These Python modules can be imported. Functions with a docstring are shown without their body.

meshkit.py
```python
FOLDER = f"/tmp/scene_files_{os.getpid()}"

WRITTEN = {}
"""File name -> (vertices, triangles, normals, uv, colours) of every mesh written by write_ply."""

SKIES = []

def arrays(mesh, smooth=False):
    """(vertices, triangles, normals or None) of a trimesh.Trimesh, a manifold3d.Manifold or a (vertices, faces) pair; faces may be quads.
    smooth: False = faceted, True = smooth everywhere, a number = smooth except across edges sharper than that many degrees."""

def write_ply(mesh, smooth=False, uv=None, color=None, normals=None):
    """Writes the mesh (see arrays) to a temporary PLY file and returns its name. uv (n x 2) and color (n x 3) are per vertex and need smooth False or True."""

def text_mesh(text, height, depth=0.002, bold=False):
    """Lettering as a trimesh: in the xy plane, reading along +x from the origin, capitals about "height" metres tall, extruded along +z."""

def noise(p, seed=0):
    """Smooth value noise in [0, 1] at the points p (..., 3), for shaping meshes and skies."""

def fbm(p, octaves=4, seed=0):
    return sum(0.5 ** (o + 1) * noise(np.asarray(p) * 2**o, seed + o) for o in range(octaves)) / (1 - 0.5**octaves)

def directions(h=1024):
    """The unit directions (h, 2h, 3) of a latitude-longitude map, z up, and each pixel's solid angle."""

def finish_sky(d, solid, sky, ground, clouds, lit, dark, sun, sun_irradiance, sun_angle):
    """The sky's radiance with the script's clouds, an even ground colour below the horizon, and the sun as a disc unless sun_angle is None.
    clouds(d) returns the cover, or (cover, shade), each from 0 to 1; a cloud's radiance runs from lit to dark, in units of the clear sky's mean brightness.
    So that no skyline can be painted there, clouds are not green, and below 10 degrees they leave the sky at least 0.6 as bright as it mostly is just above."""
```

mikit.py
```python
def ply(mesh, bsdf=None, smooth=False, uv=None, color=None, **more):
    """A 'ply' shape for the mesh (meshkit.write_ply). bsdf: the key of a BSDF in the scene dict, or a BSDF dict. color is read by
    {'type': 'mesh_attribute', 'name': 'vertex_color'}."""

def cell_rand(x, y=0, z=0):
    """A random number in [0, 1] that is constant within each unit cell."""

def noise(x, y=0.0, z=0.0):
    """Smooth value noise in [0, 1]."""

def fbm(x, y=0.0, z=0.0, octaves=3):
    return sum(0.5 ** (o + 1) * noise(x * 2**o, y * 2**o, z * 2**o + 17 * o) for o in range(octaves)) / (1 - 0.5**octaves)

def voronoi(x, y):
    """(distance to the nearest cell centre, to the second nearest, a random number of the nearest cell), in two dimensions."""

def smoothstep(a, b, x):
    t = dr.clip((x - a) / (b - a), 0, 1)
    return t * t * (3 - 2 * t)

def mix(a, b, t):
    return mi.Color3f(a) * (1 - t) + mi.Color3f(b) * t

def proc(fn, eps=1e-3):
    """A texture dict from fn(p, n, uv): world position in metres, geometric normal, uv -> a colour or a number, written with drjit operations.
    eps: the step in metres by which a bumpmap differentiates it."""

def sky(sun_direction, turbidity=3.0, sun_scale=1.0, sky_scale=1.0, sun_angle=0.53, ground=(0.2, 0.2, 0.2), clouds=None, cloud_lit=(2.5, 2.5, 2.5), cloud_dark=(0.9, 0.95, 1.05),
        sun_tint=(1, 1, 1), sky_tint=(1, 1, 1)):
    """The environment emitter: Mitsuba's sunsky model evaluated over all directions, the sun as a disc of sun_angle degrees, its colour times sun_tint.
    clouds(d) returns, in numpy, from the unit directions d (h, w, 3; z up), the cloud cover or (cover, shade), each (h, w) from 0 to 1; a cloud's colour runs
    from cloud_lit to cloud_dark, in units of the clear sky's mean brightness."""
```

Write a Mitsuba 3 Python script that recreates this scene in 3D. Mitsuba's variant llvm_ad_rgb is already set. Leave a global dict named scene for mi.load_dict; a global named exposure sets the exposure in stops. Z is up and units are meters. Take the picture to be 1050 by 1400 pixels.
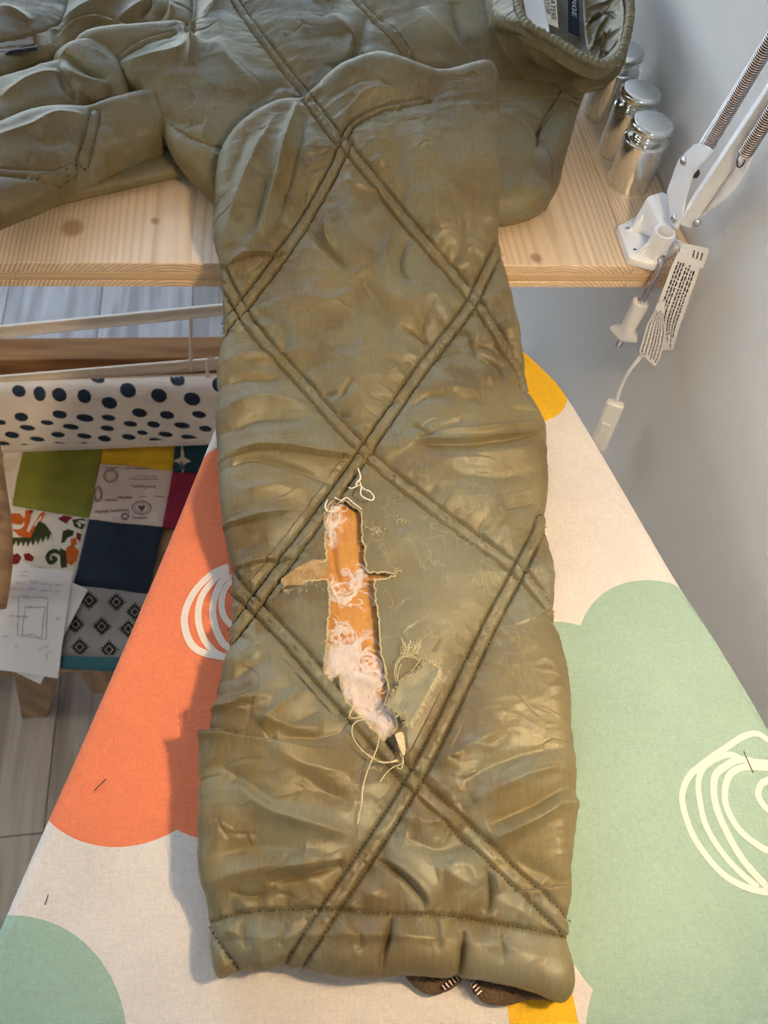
import math, random
import numpy as np, trimesh, mitsuba as mi, drjit as dr
import mikit, meshkit
from scipy.spatial import cKDTree
from scipy.interpolate import LinearNDInterpolator
from scipy.ndimage import map_coordinates
import shapely
from shapely.geometry import Polygon, LineString, Point, box as sbox
from shapely import affinity
import manifold3d as m3

random.seed(7)
rng = np.random.default_rng(7)
scene, labels = {}, {}
T = mi.ScalarTransform4f

# ------------------------------------------------------------------ camera, light, exposure
W_PX, H_PX, F_PX = 1050, 1400, 1052.0
PITCH, YAW, ROLL = np.radians([58.2, 15.9, -11.25])
CAM = np.array([0.0, -0.5477, 1.2192])
_cp, _sp = math.cos(PITCH), math.sin(PITCH)
_fwd = np.array([math.sin(YAW) * _cp, math.cos(YAW) * _cp, -_sp])
_rt = np.array([math.cos(YAW), -math.sin(YAW), 0.0])
_dn = np.cross(_fwd, _rt)
RIGHT = math.cos(ROLL) * _rt + math.sin(ROLL) * _dn
DOWN = -math.sin(ROLL) * _rt + math.cos(ROLL) * _dn
CAM_M = np.stack([RIGHT, DOWN, _fwd])
_m = np.eye(4)
_m[:3, 0], _m[:3, 1], _m[:3, 2], _m[:3, 3] = -RIGHT, -DOWN, _fwd, CAM
scene['camera'] = {'type': 'thinlens', 'fov': 2 * math.degrees(math.atan(W_PX / 2 / F_PX)), 'fov_axis': 'x', 'aperture_radius': 0.0013,
                   'focus_distance': 0.56, 'near_clip': 0.01, 'far_clip': 100.0, 'to_world': T(_m.tolist())}
exposure = 0.1
LAMP_POWER = 450.0      # radiance of the desk lamp's bulb disc
GLOBE_POWER = 19.0     # radiance of the floor lamp's globe at the left
scene['sky'] = mikit.sky([0.2, -0.8, 0.55], turbidity=4.0, sun_scale=0.0, sky_scale=32.0, sky_tint=(1.17, 0.97, 0.80), ground=(0.25, 0.25, 0.25))


def proj(p):
    v = (np.asarray(p, float) - CAM) @ CAM_M.T
    return np.stack([W_PX / 2 + F_PX * v[..., 0] / v[..., 2], H_PX / 2 + F_PX * v[..., 1] / v[..., 2]], -1)


def at(px, py, z):
    """The point at height z that the photograph shows at this pixel."""
    d = np.array([(px - W_PX / 2) / F_PX, (py - H_PX / 2) / F_PX, 1.0]) @ CAM_M
    return CAM + d * (z - CAM[2]) / d[2]


def atx(px, py, x):
    d = np.array([(px - W_PX / 2) / F_PX, (py - H_PX / 2) / F_PX, 1.0]) @ CAM_M
    return CAM + d * (x - CAM[0]) / d[0]


def aty(px, py, y):
    d = np.array([(px - W_PX / 2) / F_PX, (py - H_PX / 2) / F_PX, 1.0]) @ CAM_M
    return CAM + d * (y - CAM[1]) / d[1]


TABLE_Z, BOARD_Z, WALL_X = 0.74, 0.69, 0.42


def srgb(r, g, b):
    c = np.array([r, g, b]) / 255.0
    return np.where(c <= 0.04045, c / 12.92, ((c + 0.055) / 1.055) ** 2.4).tolist()


# ------------------------------------------------------------------ helpers
def tag(key, label=None, cat=None, group=None, kind=None):
    d = {}
    if label: d['label'] = label
    if cat: d['category'] = cat
    if group: d['group'] = group
    if kind: d['kind'] = kind
    labels[key] = d
    return key


def put(key, mesh, mat, smooth=30, **k):
    base, n = key, 0
    while key in scene:
        n += 1
        key = f'{base}_{n:03d}'
    scene[key] = mikit.ply(mesh, mat, smooth=smooth, **k)
    return key


def spline(pts, n=8):
    """Catmull-Rom through the points, n samples per span."""
    p = np.asarray(pts, float)
    if len(p) < 3:
        t = np.linspace(0, 1, n * max(1, len(p) - 1) + 1)[:, None]
        return p[0] * (1 - t) + p[-1] * t
    q = np.vstack([2 * p[0] - p[1], p, 2 * p[-1] - p[-2]])
    out = []
    for i in range(len(p) - 1):
        a, b, c, d = q[i:i + 4]
        for t in np.linspace(0, 1, n, endpoint=False):
            out.append(0.5 * (2 * b + (c - a) * t + (2 * a - 5 * b + 4 * c - d) * t * t + (3 * b - a - 3 * c + d) * t ** 3))
    out.append(p[-1])
    return np.array(out)


def resample(p, n):
    p = np.asarray(p, float)
    s = np.r_[0, np.cumsum(np.linalg.norm(np.diff(p, axis=0), axis=1))]
    t = np.linspace(0, s[-1], n) if np.isscalar(n) else np.asarray(n) * s[-1]
    return np.stack([np.interp(t, s, p[:, k]) for k in range(p.shape[1])], 1)


def tube(points, r, sides=8, closed=False, caps=True):
    p = np.asarray(points, float)
    n = len(p)
    r = np.broadcast_to(r, (n,))
    t = np.gradient(p, axis=0)
    if closed:
        t = np.roll(p, -1, 0) - np.roll(p, 1, 0)
    t /= np.linalg.norm(t, axis=1, keepdims=True) + 1e-12
    a = np.cross(t[0], [0, 0, 1.0] if abs(t[0][2]) < 0.9 else [1.0, 0, 0])
    A = []
    for i in range(n):
        a = a - t[i] * (a @ t[i])
        a /= np.linalg.norm(a) + 1e-12
        A.append(a)
    A = np.array(A)
    B = np.cross(t, A)
    ang = np.arange(sides) * 2 * np.pi / sides
    v = (p[:, None] + r[:, None, None] * (np.cos(ang)[None, :, None] * A[:, None] + np.sin(ang)[None, :, None] * B[:, None])).reshape(-1, 3)
    m = n if closed else n - 1
    i, j = np.meshgrid(np.arange(m), np.arange(sides), indexing='ij')
    i2 = (i + 1) % n
    q = np.stack([i * sides + j, i * sides + (j + 1) % sides, i2 * sides + (j + 1) % sides, i2 * sides + j], -1).reshape(-1, 4)
    f = np.vstack([q[:, [0, 1, 2]], q[:, [0, 2, 3]]])
    if caps and not closed:
        v = np.vstack([v, p[0], p[-1]])
        k = np.arange(sides)
        f = np.vstack([f, np.stack([k * 0 + n * sides, (k + 1) % sides, k], 1), np.stack([k * 0 + n * sides + 1, (n - 1) * sides + k, (n - 1) * sides + (k + 1) % sides], 1)])
    return trimesh.Trimesh(v, f, process=False)


def cat(ms):
    return trimesh.util.concatenate(ms)


def lathe(profile, n=64):
    """profile: (r, z) from bottom to top."""
    p = np.asarray(profile, float)
    a = np.arange(n) * 2 * np.pi / n
    v = np.stack([p[:, None, 0] * np.cos(a), p[:, None, 0] * np.sin(a), np.repeat(p[:, 1:2], n, 1)], -1).reshape(-1, 3)
    i, j = np.meshgrid(np.arange(len(p) - 1), np.arange(n), indexing='ij')
    q = np.stack([i * n + j, i * n + (j + 1) % n, (i + 1) * n + (j + 1) % n, (i + 1) * n + j], -1).reshape(-1, 4)
    return trimesh.Trimesh(v, np.vstack([q[:, [0, 1, 2]], q[:, [0, 2, 3]]]), process=False)


def bevel_box(lo, hi, r=0.002, seg=2):
    """A box with rounded edges."""
    lo, hi = np.asarray(lo, float), np.asarray(hi, float)
    r = min(r, 0.45 * (hi - lo).min())
    s = m3.Manifold.sphere(r, 4 * seg)
    pts = []
    for x in (lo[0] + r, hi[0] - r):
        for y in (lo[1] + r, hi[1] - r):
            for z in (lo[2] + r, hi[2] - r):
                pts.append(s.translate([x, y, z]))
    m = m3.Manifold.batch_hull(pts).to_mesh()
    return trimesh.Trimesh(m.vert_properties[:, :3], m.tri_verts, process=False)


def hull_of(spheres, seg=16):
    m = m3.Manifold.batch_hull([m3.Manifold.sphere(r, seg).translate(list(map(float, c))) for c, r in spheres])
    return m


def to_tm(m):
    q = m.to_mesh()
    return trimesh.Trimesh(q.vert_properties[:, :3], q.tri_verts, process=False)


def frame(o, x, z):
    """4x4 with origin o, local z along z, local x near x."""
    z = np.asarray(z, float) / np.linalg.norm(z)
    x = np.asarray(x, float) - z * np.dot(x, z)
    x /= np.linalg.norm(x)
    m = np.eye(4)
    m[:3, 0], m[:3, 1], m[:3, 2], m[:3, 3] = x, np.cross(z, x), z, o
    return m


def moved(mesh, m):
    mesh = mesh.copy()
    mesh.apply_transform(m)
    return mesh


def ribbon(pts, w, lift=0.0):
    """A flat stroke in the xy plane of its points (n x 2 or n x 3), width w."""
    p = np.asarray(pts, float)
    if p.shape[1] == 2:
        p = np.c_[p, np.zeros(len(p))]
    t = np.gradient(p[:, :2], axis=0)
    t /= np.linalg.norm(t, axis=1, keepdims=True) + 1e-12
    nrm = np.c_[-t[:, 1], t[:, 0], 0 * t[:, 0]]
    w = np.broadcast_to(w, (len(p),))[:, None] / 2
    v = np.vstack([p + nrm * w, p - nrm * w]) + [0, 0, lift]
    n = len(p)
    i = np.arange(n - 1)
    f = np.vstack([np.stack([i + n, i + n + 1, i], 1), np.stack([i + n + 1, i + 1, i], 1)])
    return trimesh.Trimesh(v, f, process=False)


def flat(poly, z0=0.0, h=0.0004):
    if poly.geom_type != 'Polygon':
        return cat([flat(g, z0, h) for g in poly.geoms])
    m = trimesh.creation.extrude_polygon(poly, h, engine='earcut')
    m.apply_translation([0, 0, z0])
    return m


def fbm3(x, y, z=0.0, octaves=3, seed=0):
    return meshkit.fbm(np.stack(np.broadcast_arrays(np.asarray(x, float), y, z), -1), octaves, seed)


def polydist(X, Y, line, reach):
    """Signed distance (positive on the right hand of travel, seen with y up), arc fraction, for points within reach; else large."""
    d = np.full(X.shape, 9.0)
    s = np.zeros(X.shape)
    side = np.ones(X.shape)
    seg = np.diff(line, axis=0)
    L = np.linalg.norm(seg, axis=1)
    cum = np.r_[0, np.cumsum(L)]
    idx = np.nonzero((X > line[:, 0].min() - reach) & (X < line[:, 0].max() + reach) & (Y > line[:, 1].min() - reach) & (Y < line[:, 1].max() + reach))
    x, y = X[idx], Y[idx]
    bd, bs, bside = np.full(x.shape, 9.0), np.zeros(x.shape), np.ones(x.shape)
    for k in range(len(seg)):
        if L[k] < 1e-9: continue
        tx, ty = seg[k] / L[k]
        rx, ry = x - line[k, 0], y - line[k, 1]
        a = np.clip(rx * tx + ry * ty, 0, L[k])
        dx, dy = rx - a * tx, ry - a * ty
        dd = np.hypot(dx, dy)
        m = dd < bd
        bd = np.where(m, dd, bd)
        bs = np.where(m, cum[k] + a, bs)
        bside = np.where(m, np.sign(rx * ty - ry * tx + 1e-15), bside)
    d[idx], s[idx], side[idx] = bd, bs / cum[-1], bside
    return d, s, side


# ------------------------------------------------------------------ materials
nz, fb, ss, mix = mikit.noise, mikit.fbm, mikit.smoothstep, mikit.mix


def mat(name, base, rough=0.5, spec=0.5, **k):
    d = {'type': 'principled', 'base_color': base if isinstance(base, dict) else {'type': 'rgb', 'value': list(base)}, 'roughness': rough, 'specular': spec, **k}
    scene[name] = {'type': 'twosided', 'b': d}
    return name


def bumped(name, base, fn, scale, rough=0.5, spec=0.5, eps=3e-4, **k):
    d = {'type': 'principled', 'base_color': base if isinstance(base, dict) else {'type': 'rgb', 'value': list(base)}, 'roughness': rough, 'specular': spec, **k}
    scene[name] = {'type': 'twosided', 'b': {'type': 'bumpmap', 'tex': mikit.proc(fn, eps=eps), 'scale': scale, 'b': d}}
    return name
# plain materials
mat('wall_paint', mikit.proc(lambda p, n, uv: mix((0.58, 0.575, 0.57), (0.63, 0.625, 0.62), fb(p.x * 6, p.y * 6, p.z * 6))), 0.75, 0.3)
mat('ceiling_paint', (0.75, 0.75, 0.75), 0.8, 0.3)
mat('white_plastic', (0.80, 0.80, 0.80), 0.32, 0.5)
mat('white_enamel', (0.80, 0.80, 0.82), 0.22, 0.5)
mat('warm_enamel', (0.72, 0.62, 0.52), 0.3, 0.5)
mat('paper', (0.80, 0.79, 0.80), 0.7, 0.2)
mat('pencil', (0.30, 0.29, 0.30), 0.6, 0.3)
mat('ink', (0.05, 0.05, 0.06), 0.6, 0.3)
mat('dark_plastic', (0.03, 0.03, 0.035), 0.4, 0.5)
scene['chrome'] = {'type': 'twosided', 'b': {'type': 'roughconductor', 'material': 'Ag', 'alpha': 0.015, 'specular_reflectance': {'type': 'rgb', 'value': [0.86, 0.88, 0.90]}}}
scene['steel'] = {'type': 'twosided', 'b': {'type': 'roughconductor', 'material': 'Cr', 'alpha': 0.16}}
scene['spring_steel'] = {'type': 'twosided', 'b': {'type': 'roughconductor', 'material': 'Cr', 'alpha': 0.22, 'specular_reflectance': {'type': 'rgb', 'value': [0.85, 0.78, 0.70]}}}


PLANKS = [-1.35, -1.18, -0.98, -0.79, -0.60, -0.42, -0.236, 0.0, 0.19, 0.3525, WALL_X - 0.001]   # the seams between the table's boards


def pine(p, n, uv):
    """Glued pine boards, rings about an axis along y that differs from board to board."""
    c, x0 = mi.Float(0), mi.Float(0.45)
    for k in range(1, len(PLANKS) - 1):
        low = p.x < PLANKS[-1 - k]
        c = dr.select(low, float(k), c)
        x0 = dr.select(low, PLANKS[-2 - k] + (PLANKS[-1 - k] - PLANKS[-2 - k]) * (0.25 + 0.5 * ((k * 0.618) % 1)), x0)
    z0 = dr.select(mikit.cell_rand(c, 2) > 0.5, 0.66, 0.69) + 0.02 * mikit.cell_rand(c, 3)
    wob = 0.007 * (fb(p.x * 9, p.y * 3.2, p.z * 9 + c * 5) - 0.5)
    r = dr.sqrt(dr.square(p.x - x0 + wob + 0.03 * (p.y - 0.1) * (mikit.cell_rand(c, 5) - 0.5)) + dr.square(p.z - z0)) + wob
    ring = r / 0.0032 + 0.8 * nz(p.x * 30, p.y * 6, p.z * 30)
    f = ring - dr.floor(ring)
    late = ss(0.35, 0.85, f) * (1 - ss(0.9, 1.0, f))
    strength = (0.28 + 0.45 * nz(p.x * 14, p.y * 2, 3.3)) * dr.select(dr.abs(n.y) > 0.7, 1.7, 1.0)   # end grain drinks more stain
    col = mix((0.76, 0.57, 0.385), (0.52, 0.325, 0.165), late * strength)
    col = col * (0.86 + 0.26 * fb(p.x * 160, p.y * 5, p.z * 160))
    # knots
    for kx, ky, kr in ((0.2568, 0.0105, 0.0055), (-0.094, 0.056, 0.004), (-0.165, 0.045, 0.010)):
        d = dr.sqrt(dr.square(p.x - kx) + dr.square((p.y - ky) * 0.8)) / kr
        col = mix(col, mi.Color3f(0.33, 0.17, 0.07), (1 - ss(0.5, 1.3, d)) * 0.75)
    return col


def pine_core(p, n, uv):
    ring = p.z / 0.0022 + 1.2 * fb(p.x * 3.5, p.y * 9, p.z * 60) + p.y * 40
    f = ring - dr.floor(ring)
    late = ss(0.3, 0.85, f) * (1 - ss(0.9, 1.0, f))
    return mix((0.66, 0.46, 0.27), (0.44, 0.26, 0.12), late * 0.6) * (0.85 + 0.3 * nz(p.x * 6, p.y * 80, p.z * 500))


def brown_wood(p, n, uv):
    g = fb(p.x * 7, p.y * 55, p.z * 55)
    return mix((0.43, 0.225, 0.10), (0.28, 0.135, 0.06), ss(0.35, 0.7, g))


def oak(p, n, uv):
    g = fb(p.x * 60, p.y * 60, p.z * 6)
    return mix((0.37, 0.235, 0.13), (0.24, 0.145, 0.08), ss(0.3, 0.7, g))


def laminate(p, n, uv):
    c = dr.floor((p.x + 3.0) / 0.19)
    y = p.y + 0.7 * mikit.cell_rand(c, 4)
    g = fb(p.x * 45 + c * 7, y * 3.0, 0.0)
    h = fb(p.x * 160, y * 9, c * 3)
    return mix((0.52, 0.45, 0.39), (0.33, 0.27, 0.22), ss(0.3, 0.72, g)) * (0.86 + 0.28 * h)


bumped('pine', mikit.proc(pine), lambda p, n, uv: fb(p.x * 400, p.y * 12, p.z * 400), 0.00012, 0.42, 0.5)
mat('pine_core', mikit.proc(pine_core), 0.5, 0.4)
mat('brown_wood', mikit.proc(brown_wood), 0.8, 0.1)
mat('oak', mikit.proc(oak), 0.5, 0.4)
mat('laminate', mikit.proc(laminate), 0.32, 0.5)

# ------------------------------------------------------------------ the room
RX0, RX1, RY0, RY1, RZ = -2.6, WALL_X, -2.4, 1.05, 2.5


def wall_with_hole(axis, pos, thick, lo, hi, hole=None):
    """A slab at pos along axis; lo, hi, hole = rectangle in the other horizontal axis and z."""
    r = sbox(lo[0], lo[1], hi[0], hi[1])
    if hole is not None: r = r.difference(sbox(*hole)).union(sbox(-0.12, 0.0, hi[0], 0.72))   # a low sill wall at the right end
    m = trimesh.creation.extrude_polygon(r, thick, engine='earcut')
    v = m.vertices.copy()
    m.vertices = np.c_[v[:, 2] + pos, v[:, 0], v[:, 1]] if axis == 'x' else np.c_[v[:, 0], v[:, 2] + pos, v[:, 1]]
    m.fix_normals()
    return m


WIN = (-1.9, 0.10, 0.405, 2.30)   # the window in the back wall: x0, z0, x1, z1
put('wall_right', wall_with_hole('x', WALL_X, 0.12, (RY0, 0), (RY1, RZ)), 'wall_paint', False); tag('wall_right', 'plain pale grey wall at the right of the table', kind='structure')
put('wall_back', wall_with_hole('y', RY1, 0.15, (RX0, 0), (RX1, RZ), WIN), 'wall_paint', False); tag('wall_back', kind='structure')
put('wall_left', wall_with_hole('x', RX0 - 0.12, 0.12, (RY0, 0), (RY1, RZ)), 'wall_paint', False); tag('wall_left', kind='structure')
put('wall_front', wall_with_hole('y', RY0 - 0.12, 0.12, (RX0, 0), (RX1, RZ)), 'wall_paint', False); tag('wall_front', kind='structure')
put('ceiling', trimesh.creation.box(bounds=[[RX0, RY0, RZ], [RX1, RY1, RZ + 0.1]]), 'ceiling_paint', False); tag('ceiling', kind='structure')
wf = []
for a, b in (((WIN[0], WIN[1]), (WIN[2], WIN[1] + 0.05)), ((WIN[0], WIN[3] - 0.05), (WIN[2], WIN[3])), ((WIN[0], WIN[1]), (WIN[0] + 0.05, WIN[3])), ((WIN[2] - 0.05, WIN[1]), (WIN[2], WIN[3]))):
    wf.append(bevel_box([a[0], RY1 + 0.03, a[1]], [b[0], RY1 + 0.09, b[1]], 0.006))
put('window_1', cat(wf), 'white_enamel'); tag('window_1', kind='structure')
put('floor', trimesh.creation.box(bounds=[[RX0, RY0, -0.06], [RX1, RY1, -0.008]]), 'laminate', False); tag('floor', 'grey brown laminate floor', kind='structure')
k = 0
for i in range(16):
    x0 = -3.0 + 0.19 * i
    if x0 + 0.19 < RX0 or x0 > RX1: continue
    off = (0.53 * i) % 1.28
    y = RY0 - off
    while y < RY1:
        a, b = max(y, RY0), min(y + 1.28, RY1)
        if b - a > 0.02:
            put('floor__plank', bevel_box([max(x0, RX0) + 0.0004, a + 0.0004, -0.008], [min(x0 + 0.19, RX1) - 0.0004, b - 0.0004, 0.0], 0.0012, 1), 'laminate')
        y += 1.28
put('trim_1', bevel_box([WALL_X - 0.014, RY0, 0.0], [WALL_X, RY1, 0.07], 0.003), 'white_enamel'); tag('trim_1', kind='structure')

# ------------------------------------------------------------------ the table: three crossed layers of glued pine
TX0, TY1, TH = -1.35, 0.72, 0.027
tag('work_table', 'light pine work table of three glued layers under the quilted jacket', 'table')
edges = PLANKS
for a, b in zip(edges[:-1], edges[1:]):
    if b < TX0: continue
    put('work_table__plank', bevel_box([max(a, TX0) + 0.00015, 0.0, TABLE_Z - 0.0105], [b - 0.00015, TY1, TABLE_Z], 0.0013), 'pine')
    put('work_table__under_plank', bevel_box([max(a, TX0) + 0.0001, 0.0, TABLE_Z - TH], [b - 0.0001, TY1, TABLE_Z - TH + 0.0075], 0.0008, 1), 'pine')
jx = at(20, 378, TABLE_Z - 0.014)[0]
cy = np.linspace(0, TY1, 9)
for i in range(8):
    cuts = [TX0, jx if i == 0 else -0.6 + 0.25 * (i % 3), WALL_X - 0.001]
    for a, b in zip(cuts[:-1], cuts[1:]):
        put('work_table__core_lamella', bevel_box([a + 0.0002, cy[i] + (0.0 if i == 0 else 0.0002), TABLE_Z - TH + 0.0075], [b - 0.0002, cy[i + 1] - 0.0002, TABLE_Z - 0.0105], 0.0005, 1), 'pine_core')
for x, y in ((TX0 + 0.05, 0.05), (TX0 + 0.05, TY1 - 0.05), (WALL_X - 0.05, TY1 - 0.05)):
    put('work_table__leg', bevel_box([x - 0.03, y - 0.03, 0.0], [x + 0.03, y + 0.03, TABLE_Z - TH], 0.004), 'brown_wood')

# ------------------------------------------------------------------ the ironing board
pts_l = [at(x, y, 0.683)[:2] for x, y in ((305, 560), (220, 768), (120, 1000), (60, 1135), (0, 1272))]
pts_r = [at(x, y, 0.683)[:2] for x, y in ((705, 475), (740, 505), (775, 545), (850, 670), (920, 790), (985, 890), (1050, 1000))]
outline = [(-0.235, -1.1), (-0.235, -0.80), (-0.208, -0.62)] + pts_l[::-1] + [(-0.024, -0.075), (0.01, -0.036), (0.06, -0.014), (0.12, -0.006), (0.18, -0.013), (0.215, -0.027)] + pts_r + [(0.374, -0.53), (0.385, -0.66), (0.388, -0.80), (0.388, -1.1)]
oc = resample(np.vstack([spline(np.array(outline), 10)]), 420)
oc = np.vstack([oc, resample(np.array([oc[-1], oc[0]]), 60)[1:-1]])
tg = np.roll(oc, -1, 0) - np.roll(oc, 1, 0)
tg /= np.linalg.norm(tg, axis=1, keepdims=True)
inn = np.c_[tg[:, 1], -tg[:, 0]]
if not Polygon(oc).contains(Point(oc[100] + inn[100] * 0.01)): inn = -inn


def slab(oc, inn, z_top, z_bot, r, steps=7):
    rings = []
    for ph in np.linspace(0, math.pi / 2, steps):
        rings.append(np.c_[oc + inn * r * (1 - math.sin(ph)), np.full(len(oc), z_top - r * (1 - math.cos(ph)))])
    for ph in np.linspace(math.pi / 2, 0, steps):
        rings.append(np.c_[oc + inn * r * (1 - math.sin(ph)), np.full(len(oc), z_bot + r * (1 - math.cos(ph)))])
    n = len(oc)
    v = np.vstack(rings)
    i, j = np.meshgrid(np.arange(len(rings) - 1), np.arange(n), indexing='ij')
    q = np.stack([i * n + j, i * n + (j + 1) % n, (i + 1) * n + (j + 1) % n, (i + 1) * n + j], -1).reshape(-1, 4)
    f = [q[:, [0, 1, 2]], q[:, [0, 2, 3]]]
    tv, tf = trimesh.creation.triangulate_polygon(Polygon(rings[0][:, :2]), engine='earcut')
    kt = cKDTree(rings[0][:, :2]).query(tv)[1]
    f += [kt[tf], kt[tf][:, ::-1] + (len(rings) - 1) * n]
    m = trimesh.Trimesh(v, np.vstack(f), process=False)
    m.fix_normals()
    return m


CREAM, CORAL, MINT, YELLOW = (0.70, 0.63, 0.58), (0.80, 0.215, 0.105), (0.325, 0.455, 0.365), (0.80, 0.45, 0.025)


def cover(p, n, uv):
    def disc(c): return dr.sqrt(dr.square(p.x - c[0]) + dr.square(p.y - c[1])) < c[2]
    def union(cs):
        m = disc(cs[0])
        for c in cs[1:]: m = m | disc(c)
        return m
    col = mi.Color3f(*CREAM)
    coral = union([(-0.0975, -0.3971, 0.0687), (-0.0317, -0.400, 0.0687), (-0.0243, -0.2078, 0.0478), (-0.09, -0.29, 0.075), (0.05, -0.28, 0.075), (-0.03, -0.31, 0.1)])
    mint = union([(0.2899, -0.3742, 0.0688), (0.205, -0.4044, 0.0688), (0.31, -0.48, 0.12), (0.24, -0.5, 0.09), (0.235, -0.53, 0.07), (0.25, -0.62, 0.085), (0.33, -0.6, 0.1), (-0.1705, -0.5769, 0.0803)])
    yel = union([(0.237, -0.1079, 0.0371), (0.233, -0.07, 0.04)]) | ((p.x > 0.1255) & (p.x < 0.1665) & (p.y < -0.5715) & (p.y > -0.68))
    col = dr.select(coral, mi.Color3f(*CORAL), col)
    col = dr.select(mint, mi.Color3f(*MINT), col)
    col = dr.select(yel, mi.Color3f(*YELLOW), col)
    weave = 0.5 * nz(p.x * 2600, p.y * 420, 0.0) + 0.5 * nz(p.x * 420, p.y * 2600, 5.0)
    return col * (0.84 + 0.24 * weave) * (0.93 + 0.12 * fb(p.x * 25, p.y * 25, 1.0))


def weave_h(p, n, uv):
    return 0.5 * nz(p.x * 1700, p.y * 350, 0.0) + 0.5 * nz(p.x * 350, p.y * 1700, 5.0)


bumped('board_cover', mikit.proc(cover), weave_h, 0.0005, 0.85, 0.15, sheen=0.4)
mat('cream_print', (0.74, 0.64, 0.56), 0.85, 0.15)
tag('ironing_board', 'ironing board with cream cover printed with coral, mint and yellow petals, under the torn sleeve', 'ironing board')
put('ironing_board__cover', slab(oc, inn, BOARD_Z, BOARD_Z - 0.022, 0.009), 'board_cover', True)
for (a, b) in (((0.22, -0.12), (0.22, -0.92)), ((0.25, -0.92), (0.25, -0.12))):
    put('ironing_board__leg', tube([(a[0], a[1], BOARD_Z - 0.03), (b[0], b[1], 0.012)], 0.012, 12), 'white_enamel')
    put('ironing_board__foot', tube([(b[0] - 0.15, b[1], 0.012), (b[0] + 0.13, b[1], 0.012)], 0.012, 12), 'white_enamel')


def px_stroke(pts, w, z):
    return ribbon(np.array([at(x, y, z) for x, y in spline(pts, 8)]), w)


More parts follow.
